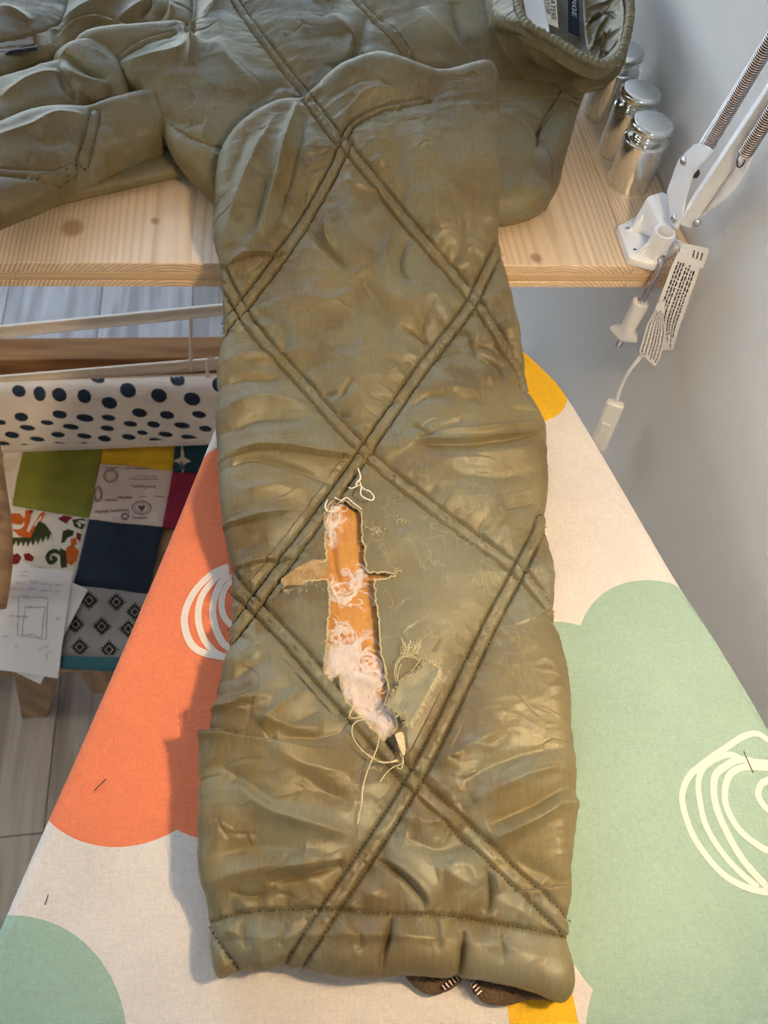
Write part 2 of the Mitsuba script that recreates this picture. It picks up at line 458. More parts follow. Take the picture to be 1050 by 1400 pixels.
sw_l = [[(312, 774), (288, 786), (264, 812), (252, 845), (260, 878), (280, 893), (313, 899)],
        [(312, 778), (296, 790), (276, 815), (271, 845), (278, 872), (292, 890), (304, 897)],
        [(314, 785), (300, 800), (291, 830), (294, 856), (304, 878), (316, 888)],
        [(318, 792), (306, 808), (303, 830), (308, 846), (318, 856)]]
c6 = lambda l: [(700 + x / 3, 950 + y / 3) for x, y in l]
sw_r = [c6([(1215, 520), (1200, 390), (1130, 250), (1050, 185), (1000, 158), (940, 175), (880, 215), (800, 270), (730, 330), (700, 400), (705, 470), (740, 570), (790, 650), (860, 730), (930, 775), (1000, 800), (1060, 806), (1140, 780), (1195, 690), (1210, 600)]),
        c6([(1175, 420), (1130, 310), (1050, 280), (960, 270), (900, 245), (840, 260), (785, 300), (765, 360), (770, 430), (790, 520), (830, 600), (890, 680), (950, 740), (1010, 790)]),
        c6([(1050, 290), (940, 265), (880, 290), (835, 330), (828, 400), (845, 480), (890, 580), (950, 680), (1030, 770), (1080, 820)]),
        c6([(1100, 310), (1050, 300), (960, 295), (900, 320), (875, 380), (880, 460), (930, 550), (1000, 610), (1060, 640), (1130, 630), (1165, 560), (1170, 470), (1140, 380)]),
        c6([(1090, 345), (1050, 350), (1020, 370), (1010, 410), (1030, 450), (1060, 475), (1110, 490)])]
put('ironing_board__printed_swirl', cat([px_stroke(s, w, BOARD_Z + 0.0003) for s, w in zip(sw_l, (0.0050, 0.0046, 0.0050, 0.0045))]), 'cream_print'); tag('ironing_board__printed_swirl', 'cream scribbled swirl printed on the coral petals')
put('ironing_board__printed_swirl', cat([px_stroke(s, w, BOARD_Z + 0.0003 + 0.00008 * i) for i, (s, w) in enumerate(zip(sw_r, (0.0042, 0.0040, 0.0048, 0.0045, 0.0045)))]), 'cream_print'); tag('ironing_board__printed_swirl_001', 'cream scribbled swirl printed on the mint petals')

# ------------------------------------------------------------------ a floor lamp at the left of the room (outside the frame)
FL = np.array([-2.15, -0.12, 1.72])
tag('floor_lamp', 'floor lamp with a round opal globe at the left of the room', 'lamp')
put('floor_lamp__base', moved(lathe([(0.0001, 0.0), (0.15, 0.0), (0.15, 0.012), (0.02, 0.022), (0.012, 0.03), (0.012, FL[2] - 0.15), (0.0001, FL[2] - 0.148)], 40), frame([FL[0], FL[1], 0.0], [1, 0, 0], [0, 0, 1])), 'dark_plastic')
_a = np.linspace(-math.pi / 2, math.pi / 2, 25)
scene['floor_lamp__globe'] = mikit.ply(moved(lathe(np.c_[np.maximum(0.16 * np.cos(_a), 0.0002), 0.16 * np.sin(_a)], 40), frame(FL, [1, 0, 0], [0, 0, 1])), 'white_plastic', smooth=True,
                                       emitter={'type': 'area', 'radiance': {'type': 'rgb', 'value': [GLOBE_POWER * c for c in (1.0, 0.95, 0.80)]}})
# ------------------------------------------------------------------ quilted cloth: a puffed patch between four traced edges
def curve3(pts):
    """(px, py, z) traced points -> a smooth world curve."""
    return spline(np.array([at(x, y, z) for x, y, z in pts]), 10)


class Patch:
    """T, R, B, L: edges at mid height (T and B run left to right, L and R top to bottom). b: half thickness, roll: how far the rounding of the rim reaches in."""

    def __init__(self, T, R, B, L, b=0.014, roll=0.016, step=0.0012, bulge=0.0, under=150, ends=(True, True), ease=None, floor=None):
        self.b = b
        nu = max(8, int(max(np.linalg.norm(np.diff(c, axis=0), axis=1).sum() for c in (T, B)) / step))
        nv = max(8, int(max(np.linalg.norm(np.diff(c, axis=0), axis=1).sum() for c in (L, R)) / step))
        fine = 200
        Tf, Bf, Lf, Rf = (resample(c, fine) for c in (T, B, L, R))
        wu = np.linalg.norm(np.diff(T, axis=0), axis=1).sum() * 0.5 + np.linalg.norm(np.diff(B, axis=0), axis=1).sum() * 0.5
        wv = np.linalg.norm(np.diff(L, axis=0), axis=1).sum() * 0.5 + np.linalg.norm(np.diff(R, axis=0), axis=1).sum() * 0.5

        def axis(n, w, open0=True, open1=True):
            k = max(6, int(roll * 1.3 / step))
            ph = np.radians(np.linspace(under, 0, k, endpoint=False))
            lo_d, lo_ph = roll * (1 - np.sin(ph)), ph
            lo_d = np.where(ph > math.pi / 2, roll * (1 - np.sin(ph)) * 1.0, lo_d)
            mid = np.linspace(roll, w - roll, max(4, n))
            d = np.r_[lo_d, mid, w - lo_d[::-1]]
            p = np.r_[lo_ph, 0 * mid, lo_ph[::-1]]
            return d / w, p
        u, pu = axis(nu, wu)
        v, pv = axis(nv, wv)
        if not ends[0]:
            keep = ~((pv > 0) & (v < 0.5)); v, pv = v[keep], pv[keep]; v[0] = 0
        if not ends[1]:
            keep = ~((pv > 0) & (v > 0.5)); v, pv = v[keep], pv[keep]; v[-1] = 1
        # edges rolled under lie slightly inside the outline again, so (u, v) stay in 0..1
        U, V = np.meshgrid(u, v)
        PU, PV = np.meshgrid(pu, pv)
        if ease is not None: V2 = ease(V)
        else: V2 = V
        ev = lambda c, t: np.stack([np.interp(t, np.linspace(0, 1, fine), c[:, k]) for k in range(3)], -1)
        cu = lambda c: ev(c, U)
        cv = lambda c: ev(c, V2)
        P00, P10, P01, P11 = Tf[0], Tf[-1], Bf[0], Bf[-1]
        self.coons = lambda U, V: ((1 - V)[..., None] * ev(Tf, U) + V[..., None] * ev(Bf, U) + (1 - U)[..., None] * ev(Lf, V) + U[..., None] * ev(Rf, V)
                                   - ((1 - U) * (1 - V))[..., None] * P00 - (U * (1 - V))[..., None] * P10 - ((1 - U) * V)[..., None] * P01 - (U * V)[..., None] * P11)
        S = self.coons(U, V2)
        zu = 1 - np.cos(PU)
        zv = 1 - np.cos(PV)
        drop = np.clip(np.sqrt(zu ** 2 + zv ** 2), 0, 1.86)
        S[..., 2] += b * (1 - drop) + bulge * np.clip(4 * U * (1 - U), 0, 1) ** 0.6 * np.clip(4 * V * (1 - V), 0, 1) ** 0.6
        if floor is not None: S[..., 2] = np.maximum(S[..., 2], floor)
        self.S, self.U, self.V = S, U, V
        self.fade = np.clip(np.cos(np.clip(PU, 0, math.pi / 2)), 0, 1) * np.clip(np.cos(np.clip(PV, 0, math.pi / 2)), 0, 1)
        self.fade = 0.10 + 0.90 * self.fade
        self.fade[(PU > 1.9) | (PV > 1.9)] = 0
        self.X, self.Y = S[..., 0], S[..., 1]
        self.D = np.zeros(S.shape[:2])
        top = (PU < 1.3) & (PV < 1.3)
        sub = np.zeros_like(top); sub[::6, ::6] = True
        pts = S[top & sub]
        pp = proj(pts)
        self._lin = LinearNDInterpolator(pp, pts[:, :2])
        self._tree, self._pts = cKDTree(pp), pts

    def on(self, px):
        """Plan positions on the patch of points traced in the photograph."""
        px = np.asarray(px, float)
        out = self._lin(px)
        bad = np.isnan(out[:, 0])
        if bad.any():
            zz = self._pts[self._tree.query(px[bad])[1], 2]
            out[bad] = [at(x, y, z)[:2] for (x, y), z in zip(px[bad], zz)]
        return out

    def line(self, px, n=8):
        return self.on(spline(px, n))

    def quilt(self, seams, puff=0.010, lam=0.022, gap=0.0048, groove=0.0016, pucker=0.0016, seed=0):
        """seams: [(px points, gap or 0 for a single stitch line)]. The cloth rises away from every seam; the stitch lines themselves sink in."""
        X, Y = self.X, self.Y
        near = np.full(X.shape, 9.0)
        extra = np.zeros(X.shape)
        puck = np.zeros(X.shape)
        self.stitches = []
        for k, (px, g) in enumerate(seams):
            g = gap if g is None else g
            ln = self.line(px)
            d, s, side = polydist(X, Y, ln, 0.09)
            L = np.linalg.norm(np.diff(ln, axis=0), axis=1).sum()
            dd = np.where(d < g, 0, d - g)
            near = np.minimum(near, dd)
            if g > 0:
                extra += np.where(d < g, 0.0013 * (1 - (d / g) ** 2), 0)
            extra -= groove * np.exp(-((d - g) / 0.0011) ** 2)
            ph = s * L
            n1 = fbm3(ph / 0.0075, side * 3.1 + k * 7.7, d / 0.05, 2, seed) - 0.5
            n2 = fbm3(ph / 0.0032, side * 5.3 + k * 3.3, d / 0.05, 2, seed + 3) - 0.5
            puck += np.where(d >= g, n1 * 2.0 * np.exp(-dd / 0.011) * (1 - np.exp(-dd / 0.0015)) + n2 * 1.1 * np.exp(-dd / 0.005), n2 * 0.7 * (g > 0))
            # the stitch lines
            t = np.gradient(ln, axis=0); t /= np.linalg.norm(t, axis=1, keepdims=True) + 1e-12
            nn = np.c_[-t[:, 1], t[:, 0]]
            for sg in ((1, -1) if g > 0 else (1,)):
                self.stitches.append(ln + nn * g * sg)
        self.D += puff * (1 - np.exp(-near / lam)) + extra + pucker * puck
        self.near = near

    def strokes(self, items):
        """items: (kind, px points, width mm, amplitude mm): 'r' a rounded ridge or valley, 'c' a sharp crease, 's' a step up on the right hand side of travel, which dies away."""
        for kind, px, w, a in items:
            w, a = w * 0.85 / 1000, a * 1.8 / 1000
            ln = self.line(px, 6)
            d, s, side = polydist(self.X, self.Y, ln, w * 6)
            taper = np.clip(np.sin(np.clip(s, 0, 1) * math.pi), 0, 1) ** 0.6
            if kind == 'r': h = np.exp(-(np.sqrt(d * d + (0.22 * w) ** 2) - 0.22 * w) / w * 1.35) * np.exp(-(d / (2.6 * w)) ** 2)
            elif kind == 'c': h = np.exp(-d / (w * 0.6))
            else:
                taper = np.clip((1 - s) * 3.0, 0, 1)
                h = np.where(side > 0, np.exp(-d / w) , 0.0) * (1 - np.exp(-(d / 0.0004))) + np.where(side < 0, -0.35 * np.exp(-d / (w * 0.3)), 0)
            self.D += np.where(d < 8, a * h * taper, 0)

    def creases(self, n, seed, length=(0.008, 0.030), amp=(0.0004, 0.0014), wid=(0.0006, 0.0018), angle=None, where=None):
        """Short sharp folds scattered over the cloth, most of them running away from the nearest seam or rim."""
        r = np.random.default_rng(seed)
        ok = np.nonzero(self.fade.ravel() > 0.7)[0]
        gy, gx = np.gradient(self.near) if hasattr(self, 'near') else (None, None)
        for _ in range(n):
            k = ok[r.integers(len(ok))]
            x, y = self.X.ravel()[k], self.Y.ravel()[k]
            if where is not None and not where(x, y): continue
            a = r.normal(0.0, 0.5) if r.random() < 0.6 else r.uniform(0, math.pi)
            if angle is not None: a += angle
            L = r.uniform(*length)
            t = np.linspace(-0.5, 0.5, 5)
            b = r.normal(0, 0.5)
            ln = np.c_[x + L * t * np.cos(a + b * t), y + L * t * np.sin(a + b * t)]
            w = r.uniform(*wid)
            d, s, side = polydist(self.X, self.Y, ln, w * 5)
            tp = np.clip(np.sin(np.clip(s, 0, 1) * math.pi), 0, 1)
            A = r.uniform(*amp) * (1 if r.random() < 0.45 else -1)
            # one flank steeper than the other, as in pressed cloth
            h = np.where(side > 0, np.exp(-(d / (w * 1.6)) ** 1.3), np.exp(-(d / (w * 0.5)) ** 1.5))
            self.D += np.where(d < 8, A * h * tp, 0)

    def crumple(self, amp=0.0008, scale=0.014, aniso=(1.0, 1.0), seed=0, ridged=True):
        X, Y = self.X / aniso[0], self.Y / aniso[1]
        wx = fbm3(X / scale * 0.5, Y / scale * 0.5, 3.3, 2, seed + 9) - 0.5
        n = fbm3(X / scale + 1.2 * wx, Y / scale - 1.2 * wx, 0.7, 4, seed)
        self.D += amp * (((1 - np.abs(2 * n - 1) * 2.0) if ridged else (2 * n - 1)))

    def finish(self, hole=None):
        S = self.S
        du = np.gradient(S, axis=1); dv = np.gradient(S, axis=0)
        N = np.cross(du, dv)
        N /= np.linalg.norm(N, axis=-1, keepdims=True) + 1e-12
        if N[N.shape[0] // 2, N.shape[1] // 2, 2] < 0: N = -N; self.flip = True
        else: self.flip = False
        self.P = S + N * (self.D * self.fade)[..., None]
        h, w = self.D.shape
        i, j = np.meshgrid(np.arange(h - 1), np.arange(w - 1), indexing='ij')
        a = i * w + j
        q = np.stack([a, a + 1, a + w + 1, a + w], -1).reshape(-1, 4)
        if self.flip: q = q[:, ::-1]
        v = self.P.reshape(-1, 3).copy()
        if hole is not None:
            xy = v[:, :2]
            x0, y0, x1, y1 = hole.bounds
            c = v[q].mean(1)
            cand = np.nonzero((c[:, 0] > x0) & (c[:, 0] < x1) & (c[:, 1] > y0) & (c[:, 1] < y1))[0]
            inside = cand[shapely.contains_xy(hole, c[cand, 0], c[cand, 1])]
            q = np.delete(q, inside, axis=0)
        f = np.vstack([q[:, [0, 1, 2]], q[:, [0, 2, 3]]])
        self.v, self.f = v, f
        self.surf = cKDTree(self.P.reshape(-1, 3)[:, :2])
        self._z = self.P.reshape(-1, 3)[:, 2]
        up = N[..., 2].reshape(-1) > 0.25
        self._up = np.nonzero(up & (self.fade.reshape(-1) > 0.3))[0]
        self.surf = cKDTree(self.P.reshape(-1, 3)[self._up, :2])
        return trimesh.Trimesh(v, f, process=False)

    def z(self, xy):
        d, i = self.surf.query(xy, k=3)
        w = 1 / (d + 1e-5)
        return (self._z[self._up[i]] * w).sum(1) / w.sum(1)

    def stitch_mesh(self, pitch=0.0027, r=0.00042):
        """One small thread loop per stitch, all of them one mesh."""
        ms = []
        base = trimesh.creation.icosphere(subdivisions=0)
        bv, bf = np.array(base.vertices), np.array(base.faces)
        V, F, at_ = [], [], 0
        for ln in self.stitches:
            L = np.linalg.norm(np.diff(ln, axis=0), axis=1).sum()
            n = max(2, int(L / pitch))
            p = resample(ln, n)
            inside = self.surf.query(p)[0] < 0.002
            z = self.z(p)
            t = np.gradient(p, axis=0)
            tz = np.gradient(z)
            for k in np.nonzero(inside)[0]:
                e = np.array([t[k][0], t[k][1], tz[k]]); e /= np.linalg.norm(e) + 1e-12
                s = np.cross(e, [0, 0, 1]); s /= np.linalg.norm(s) + 1e-12
                u = np.cross(s, e)
                vv = bv[:, :1] * e * pitch * 0.40 + bv[:, 1:2] * s * r + bv[:, 2:] * u * r + [p[k][0], p[k][1], z[k] + r * 0.3]
                V.append(vv); F.append(bf + at_); at_ += len(bv)
        return trimesh.Trimesh(np.vstack(V), np.vstack(F), process=False)


WORN = at(590, 790, 0.725)[:2].tolist()


def fabric(p, n, uv):
    a = fb(p.x * 18, p.y * 18, p.z * 18)
    b = fb(p.x * 55 + 3, p.y * 55, p.z * 55)
    c = fb(p.x * 26 + 2.0 * a, p.y * 34 + 2.0 * b, p.z * 26)
    col = mix((0.118, 0.087, 0.040), (0.176, 0.139, 0.066), ss(0.3, 0.7, a))
    col = mix(col, mi.Color3f(0.160, 0.153, 0.102), ss(0.40, 0.66, c) * 0.7)
    # worn pale creases round the tear
    wx, wy = p.x + 0.012 * nz(p.x * 40, p.y * 40, 1.0), p.y + 0.012 * nz(p.x * 40, p.y * 40, 7.0)
    ln = dr.minimum(dr.abs(fb(wx * 42, wy * 42, 2.0) - 0.5), dr.abs(fb(wx * 60, wy * 34, 9.0) - 0.47))
    near = 1 - ss(0.03, 0.10, dr.sqrt(dr.square(p.x - WORN[0]) + dr.square((p.y - WORN[1]) * 0.75)))
    col = mix(col, mi.Color3f(0.40, 0.35, 0.22), (1 - ss(0.0, 0.018, ln)) * near * 0.35 * ss(0.3, 0.6, nz(p.x * 70, p.y * 70, 4.0)))
    col = mix(col, mi.Color3f(0.20, 0.182, 0.115), near * 0.35)
    grain = nz(p.x * 1100, p.y * 160, p.z * 160)
    return col * (0.91 + 0.18 * grain)


def fabric_h(p, n, uv):
    return 0.6 * fb(p.x * 260, p.y * 260, p.z * 260) + 0.15 * nz(p.x * 1500, p.y * 1500, p.z * 1500)


bumped('olive_fabric', mikit.proc(fabric), fabric_h, 0.0003, 0.50, 0.34, sheen=0.3, sheen_tint=0.2)
mat('thread_dark', (0.045, 0.036, 0.022), 0.7, 0.2)
mat('thread_pale', (0.56, 0.47, 0.28), 0.7, 0.2)
mat('thread_cream', (0.80, 0.70, 0.58), 0.7, 0.2)

tag('quilted_jacket', 'olive green quilted jacket with a torn sleeve, spread from the table over the ironing board', 'jacket')

# ---- the torn sleeve
def szone(y):
    """Height of the sleeve's mid surface along the drape."""
    return np.interp(y, [-0.62, -0.5, -0.4, -0.3, -0.2, -0.12, -0.05, 0.0, 0.05, 0.10, 0.16, 0.22, 0.3], [0.7055, 0.7065, 0.708, 0.711, 0.717, 0.726, 0.744, 0.763, 0.780, 0.797, 0.816, 0.828, 0.84])


def drape(px):
    out = []
    for x, y in px:
        z = 0.74
        for _ in range(25): z = 0.5 * z + 0.5 * float(szone(at(x, y, z)[1]))
        out.append(at(x, y, z))
    return spline(np.array(out), 6)


sl_L = drape([(313, 236), (309, 285), (306, 340), (305, 395), (307, 450), (307, 500), (310, 560), (309, 610), (312, 650), (313, 700), (315, 750), (318, 800), (319, 850), (313, 900), (308, 950), (304, 990), (297, 1014), (291, 1050), (287, 1100), (284, 1150), (283, 1200), (287, 1228), (286, 1262), (291, 1310), (299, 1337)])
sl_R = drape([(664, 134), (668, 180), (670, 240), (671, 296), (672, 330), (680, 356), (688, 392), (693, 425), (703, 460), (713, 502), (723, 550), (735, 594), (736, 622), (740, 680), (742, 712), (746, 760), (752, 812), (755, 860), (760, 900), (764, 950), (766, 1000), (768, 1050), (769, 1100), (768, 1150), (767, 1185), (772, 1222), (771, 1262), (775, 1288), (774, 1330), (767, 1368)])
sl_T = drape([(313, 236), (320, 192), (345, 166), (385, 148), (430, 134), (468, 116), (510, 107), (545, 120), (600, 139), (664, 134)])
_k = np.linspace(0, 1, len(sl_R))
sl_L[:, 2] -= 0.022 * np.exp(-(np.linspace(0, 1, len(sl_L)) / 0.09) ** 2)
sl_T[:, 2] -= 0.022 * (1 - np.linspace(0, 1, len(sl_T))) ** 2
sl_R[:, 2] += 0.020 * np.exp(-(_k / 0.16) ** 2)
sl_T[:, 2] += 0.020 * np.linspace(0, 1, len(sl_T)) ** 2
sl_B = drape([(299, 1337), (345, 1325), (385, 1321), (440, 1327), (500, 1330), (550, 1325), (600, 1329), (640, 1331), (690, 1340), (730, 1351), (767, 1368)])
slv = Patch(sl_T, sl_R, sl_B, sl_L, b=0.0135, roll=0.0105, step=0.00078)
S_G = None
sl_seams = [([(422, 138), (460, 187), (476, 203), (560, 308), (646, 408), (694, 482), (722, 524)], None),
            ([(584, 138), (540, 146), (516, 152), (488, 166), (470, 186)], 0.003),
            ([(474, 196), (466, 212), (444, 256), (388, 346), (334, 416), (312, 442), (303, 462)], None),
            ([(303, 378), (329, 422), (346, 450), (420, 532), (497, 617), (600, 703), (707, 782), (758, 840)], None),
            ([(684, 334), (660, 382), (638, 424), (574, 508), (497, 620), (430, 714), (363, 804), (345, 830), (313, 876)], None),
            ([(310, 792), (350, 830), (400, 882), (455, 945), (510, 1006), (563, 1068), (664, 1162), (776, 1268)], None),
            ([(746, 708), (710, 778), (672, 850), (652, 892), (564, 1070), (449, 1246), (410, 1306), (398, 1328)], None),
            ([(283, 1262), (320, 1250), (362, 1245), (440, 1243), (520, 1249), (600, 1251), (680, 1263), (776, 1281)], 0.0),
            ([(286, 1268), (304, 1296), (324, 1324)], 0.0)]
slv.quilt(sl_seams, puff=0.0115, lam=0.022, groove=0.0026, pucker=0.0038)
A = lambda l: [(280 + x / 2.5, 90 + y / 2.5) for x, y in l]
B_ = lambda l: [(280 + x / 2.1, 450 + y / 2.1) for x, y in l]
C_ = lambda l: [(270 + x / 1.98, 950 + y / 1.98) for x, y in l]
D_ = lambda l: [(350 + x / 2.8, 620 + y / 2.8) for x, y in l]
slv.strokes([
    ('r', A([(322, 135), (285, 300), (225, 500), (160, 650)]), 6, 6), ('r', A([(350, 180), (310, 330), (260, 500), (220, 600)]), 6, -3.5),
    ('r', A([(250, 190), (190, 330), (120, 500), (80, 640)]), 8, 3.5), ('r', A([(225, 380), (195, 500), (160, 610)]), 5, -3), ('r', A([(160, 260), (110, 400), (85, 500)]), 6, -2.5),
    ('r', A([(270, 455), (330, 492)]), 5, 3), ('r', A([(350, 395), (330, 480), (290, 560)]), 5, -2.5), ('c', A([(355, 380), (430, 335)]), 3, -2), ('c', A([(350, 330), (420, 300)]), 3, -1.5),
    ('r', A([(470, 400), (530, 425), (610, 430)]), 5, 2.5), ('r', A([(345, 545), (420, 640), (500, 728)]), 5, -5), ('r', A([(405, 530), (410, 600), (440, 650)]), 4, 3.5),
    ('r', A([(520, 740), (590, 830), (650, 950)]), 10, -4), ('r', A([(450, 480), (500, 600), (540, 700)]), 9, 2.5), ('r', A([(690, 590), (662, 690), (692, 770)]), 6, -3.5), ('r', A([(640, 560), (610, 680), (640, 780)]), 7, 2.5),
    ('c', A([(660, 900), (700, 922), (790, 948)]), 4, -4), ('c', A([(690, 950), (760, 1000), (830, 990)]), 4, -3), ('s', A([(260, 650), (160, 662), (75, 695)]), 7, 3.5), ('r', A([(90, 715), (150, 735)]), 5, -2.5),
    ('r', A([(560, 200), (610, 380)]), 7, 2), ('r', A([(640, 190), (680, 420), (690, 520)]), 10, -2.5), ('r', A([(740, 200), (760, 400), (820, 620)]), 12, 2), ('r', A([(900, 170), (930, 400), (910, 600)]), 9, -2),
    ('r', A([(850, 700), (870, 560), (820, 420)]), 8, -2), ('r', A([(160, 830), (260, 900), (270, 1000)]), 7, -2.5), ('r', A([(330, 800), (420, 830), (520, 800)]), 9, 2), ('r', A([(420, 130), (520, 70), (600, 70)]), 6, -3), ('r', A([(460, 200), (560, 110), (700, 90)]), 5, 2.5), ('c', A([(590, 60), (640, 85), (700, 95)]), 3, -2),
    ('r', A([(770, 1000), (740, 900), (780, 800)]), 6, -2.5), ('r', A([(540, 960), (510, 1040)]), 8, 2),
    ('r', A([(70, 880), (200, 900), (300, 870)]), 7, 2), ('c', A([(920, 1010), (900, 930), (860, 900)]), 4, -3), ('r', A([(1020, 1000), (960, 960), (900, 980)]), 6, -3),
    ('r', B_([(62, 120), (120, 88), (220, 80)]), 6, 3), ('r', B_([(60, 190), (110, 160), (220, 155)]), 5, -3), ('r', B_([(66, 250), (180, 215), (320, 235)]), 7, 3.5), ('r', B_([(66, 330), (150, 275), (310, 265)]), 7, -3),
    ('s', B_([(390, 372), (330, 372), (200, 362), (110, 374), (60, 412)]), 10, 4), ('r', B_([(68, 425), (140, 392), (240, 408), (375, 450)]), 4, -3.5), ('s', B_([(215, 540), (110, 570), (66, 588)]), 8, 3.5), ('r', B_([(80, 500), (200, 470), (300, 470)]), 10, 2.5),
    ('s', B_([(230, 664), (150, 675), (72, 702)]), 8, 2.5), ('r', B_([(80, 640), (180, 610)]), 8, -2), ('s', B_([(640, 335), (760, 338), (880, 325), (962, 304)]), 9, -4), ('r', B_([(600, 300), (750, 312), (930, 286)]), 5, 3),
    ('r', B_([(750, 78), (830, 110), (856, 170)]), 5, -4), ('r', B_([(780, 130), (820, 180)]), 5, 2.5), ('c', B_([(680, 58), (740, 82)]), 4, -3), ('c', B_([(590, 278), (650, 318)]), 4, -3.5), ('c', B_([(600, 335), (660, 302), (730, 280)]), 4, -3), ('c', B_([(590, 230), (640, 200), (700, 210)]), 5, -2.5),
    ('c', B_([(340, 193), (378, 190)]), 3, -2.5), ('c', B_([(378, 244), (420, 256)]), 3, -2.5), ('c', B_([(470, 200), (570, 216)]), 4, -2), ('c', B_([(385, 212), (420, 158)]), 4, -2.5), ('r', B_([(640, 150), (700, 185), (780, 200)]), 10, 2.5), ('r', B_([(540, 60), (600, 90), (650, 60)]), 9, 2), ('r', B_([(460, 90), (400, 60), (360, 80)]), 9, -2),
    ('r', B_([(700, 420), (820, 440), (950, 420)]), 10, -2), ('r', B_([(640, 400), (760, 380), (940, 360)]), 9, 2), ('c', B_([(870, 240), (950, 250)]), 4, -2), ('c', B_([(850, 530), (955, 500)]), 5, -2), ('r', B_([(880, 620), (950, 600)]), 6, -1.5),
    ('s', C_([(52, 108), (110, 122), (200, 134), (290, 146), (372, 150)]), 16, 5), ('r', C_([(100, 245), (200, 320), (330, 362), (430, 385)]), 8, 5), ('r', C_([(60, 200), (150, 255), (240, 330)]), 8, -3), ('r', C_([(40, 512), (150, 476), (300, 462), (430, 440)]), 9, 5),
    ('c', C_([(190, 512), (290, 488), (390, 462)]), 4, -5), ('c', C_([(90, 535), (150, 546), (215, 528)]), 4, -3.5), ('r', C_([(50, 440), (170, 415), (290, 425)]), 10, -4), ('r', C_([(250, 200), (330, 260), (420, 300)]), 9, -2.5), ('r', C_([(200, 160), (300, 200), (420, 220)]), 9, 2.5),
    ('c', C_([(488, 448), (560, 500), (606, 552), (612, 585)]), 4, -5), ('r', C_([(500, 438), (590, 512), (640, 580)]), 5, 3), ('c', C_([(778, 465), (791, 530), (785, 595)]), 4, -5), ('r', C_([(800, 470), (812, 540)]), 4, 2.5), ('r', C_([(550, 330), (650, 345), (710, 300)]), 8, 3), ('r', C_([(560, 390), (650, 420), (740, 400)]), 8, -3), ('r', C_([(640, 480), (720, 460), (760, 520)]), 9, 2.5),
    ('r', C_([(790, 395), (900, 345), (992, 285)]), 6, 5), ('r', C_([(780, 355), (900, 305), (990, 250)]), 6, -3.5), ('r', C_([(740, 290), (860, 232), (985, 195)]), 7, 4), ('r', C_([(700, 240), (840, 180), (980, 150)]), 8, -3), ('r', C_([(640, 200), (700, 160), (820, 95)]), 8, 3), ('r', C_([(850, 440), (920, 480), (990, 515)]), 8, -2.5), ('s', C_([(880, 530), (940, 522), (990, 512)]), 6, 2.5),
    ('r', C_([(150, 62), (250, 92), (340, 95)]), 7, 3), ('r', C_([(220, 120), (330, 120), (420, 92)]), 5, -2.5), ('r', C_([(60, 60), (130, 30), (220, 10)]), 7, 3), ('r', C_([(60, 20), (140, 0), (240, -30)]), 7, -2.5), ('r', D_([(-110, 1000), (0, 930), (130, 850)]), 8, 3.5), ('r', D_([(-110, 900), (0, 820), (60, 800)]), 8, -3), ('r', D_([(20, 1060), (140, 940), (240, 905)]), 6, 3.5), ('r', D_([(40, 1100), (200, 1010), (260, 980)]), 6, -2),
    ('c', C_([(524, 595), (514, 660), (490, 728)]), 4, -5), ('c', C_([(718, 640), (712, 700), (703, 758)]), 4, -6), ('c', C_([(818, 650), (822, 715)]), 4, -3), ('c', C_([(645, 620), (650, 690)]), 4, -2.5), ('c', C_([(240, 620), (220, 680)]), 4, -2), ('c', C_([(120, 620), (130, 690)]), 5, -2), ('c', C_([(430, 620), (440, 690)]), 5, -2), ('r', C_([(60, 660), (300, 650), (560, 650), (800, 680), (980, 720)]), 9, 3)])
# flat worn field around the tear, crumpled elsewhere
tear_px = [(295, 188), (262, 235), (268, 330), (266, 422), (215, 425), (170, 450), (105, 490), (112, 503), (200, 496), (277, 487), (280, 600), (275, 700), (259, 850), (290, 866), (318, 848), (322, 900), (345, 950), (380, 985), (440, 1050), (490, 1100), (520, 1075), (540, 1050), (530, 985), (516, 932), (495, 860), (480, 790), (470, 690), (456, 560), (449, 494), (530, 482), (536, 468), (455, 469), (426, 465), (415, 400), (405, 310), (400, 235), (375, 215), (345, 190)]
tear_px = D_(tear_px)
tp = slv.on(np.array(tear_px))
tear = Polygon(tp).buffer(0)
# ragged rim
ring = resample(np.array(tear.exterior.coords), 900)
jit = (fbm3(ring[:, 0] / 0.0015, ring[:, 1] / 0.0015, 0, 2, 4) - 0.5) * 0.0018 + (fbm3(ring[:, 0] / 0.006, ring[:, 1] / 0.006, 0, 2, 5) - 0.5) * 0.0022
tt_ = np.gradient(ring, axis=0); tt_ /= np.linalg.norm(tt_, axis=1, keepdims=True) + 1e-12
tear = Polygon(ring + np.c_[-tt_[:, 1], tt_[:, 0]] * jit[:, None]).buffer(0)
if tear.geom_type != 'Polygon': tear = max(tear.geoms, key=lambda g: g.area)
dt = shapely.distance(shapely.points(slv.X.ravel(), slv.Y.ravel()), tear).reshape(slv.X.shape)
keep = 1 - np.exp(-(dt / 0.03) ** 2)
sv = slv.D.copy(); slv.D[:] = 0
slv.crumple(0.0030, 0.036, (1.2, 0.9), 3, False)
slv.crumple(0.0007, 0.012, (1.6, 0.8), 5)
slv.crumple(0.0006, 0.018, (2.0, 0.9), 15)
slv.creases(300, 4)
slv.D *= 0.15 + 0.85 * keep
slv.crumple(0.00012, 0.004, (1, 1), 8, False)
slv.D += sv * (0.45 + 0.55 * np.clip(keep + (slv.near < 0.006), 0, 1))
sleeve_mesh = slv.finish(tear)
put('quilted_jacket__torn_sleeve', sleeve_mesh, 'olive_fabric', True); tag('quilted_jacket__torn_sleeve', 'sleeve with a long ragged tear, lying on the ironing board')
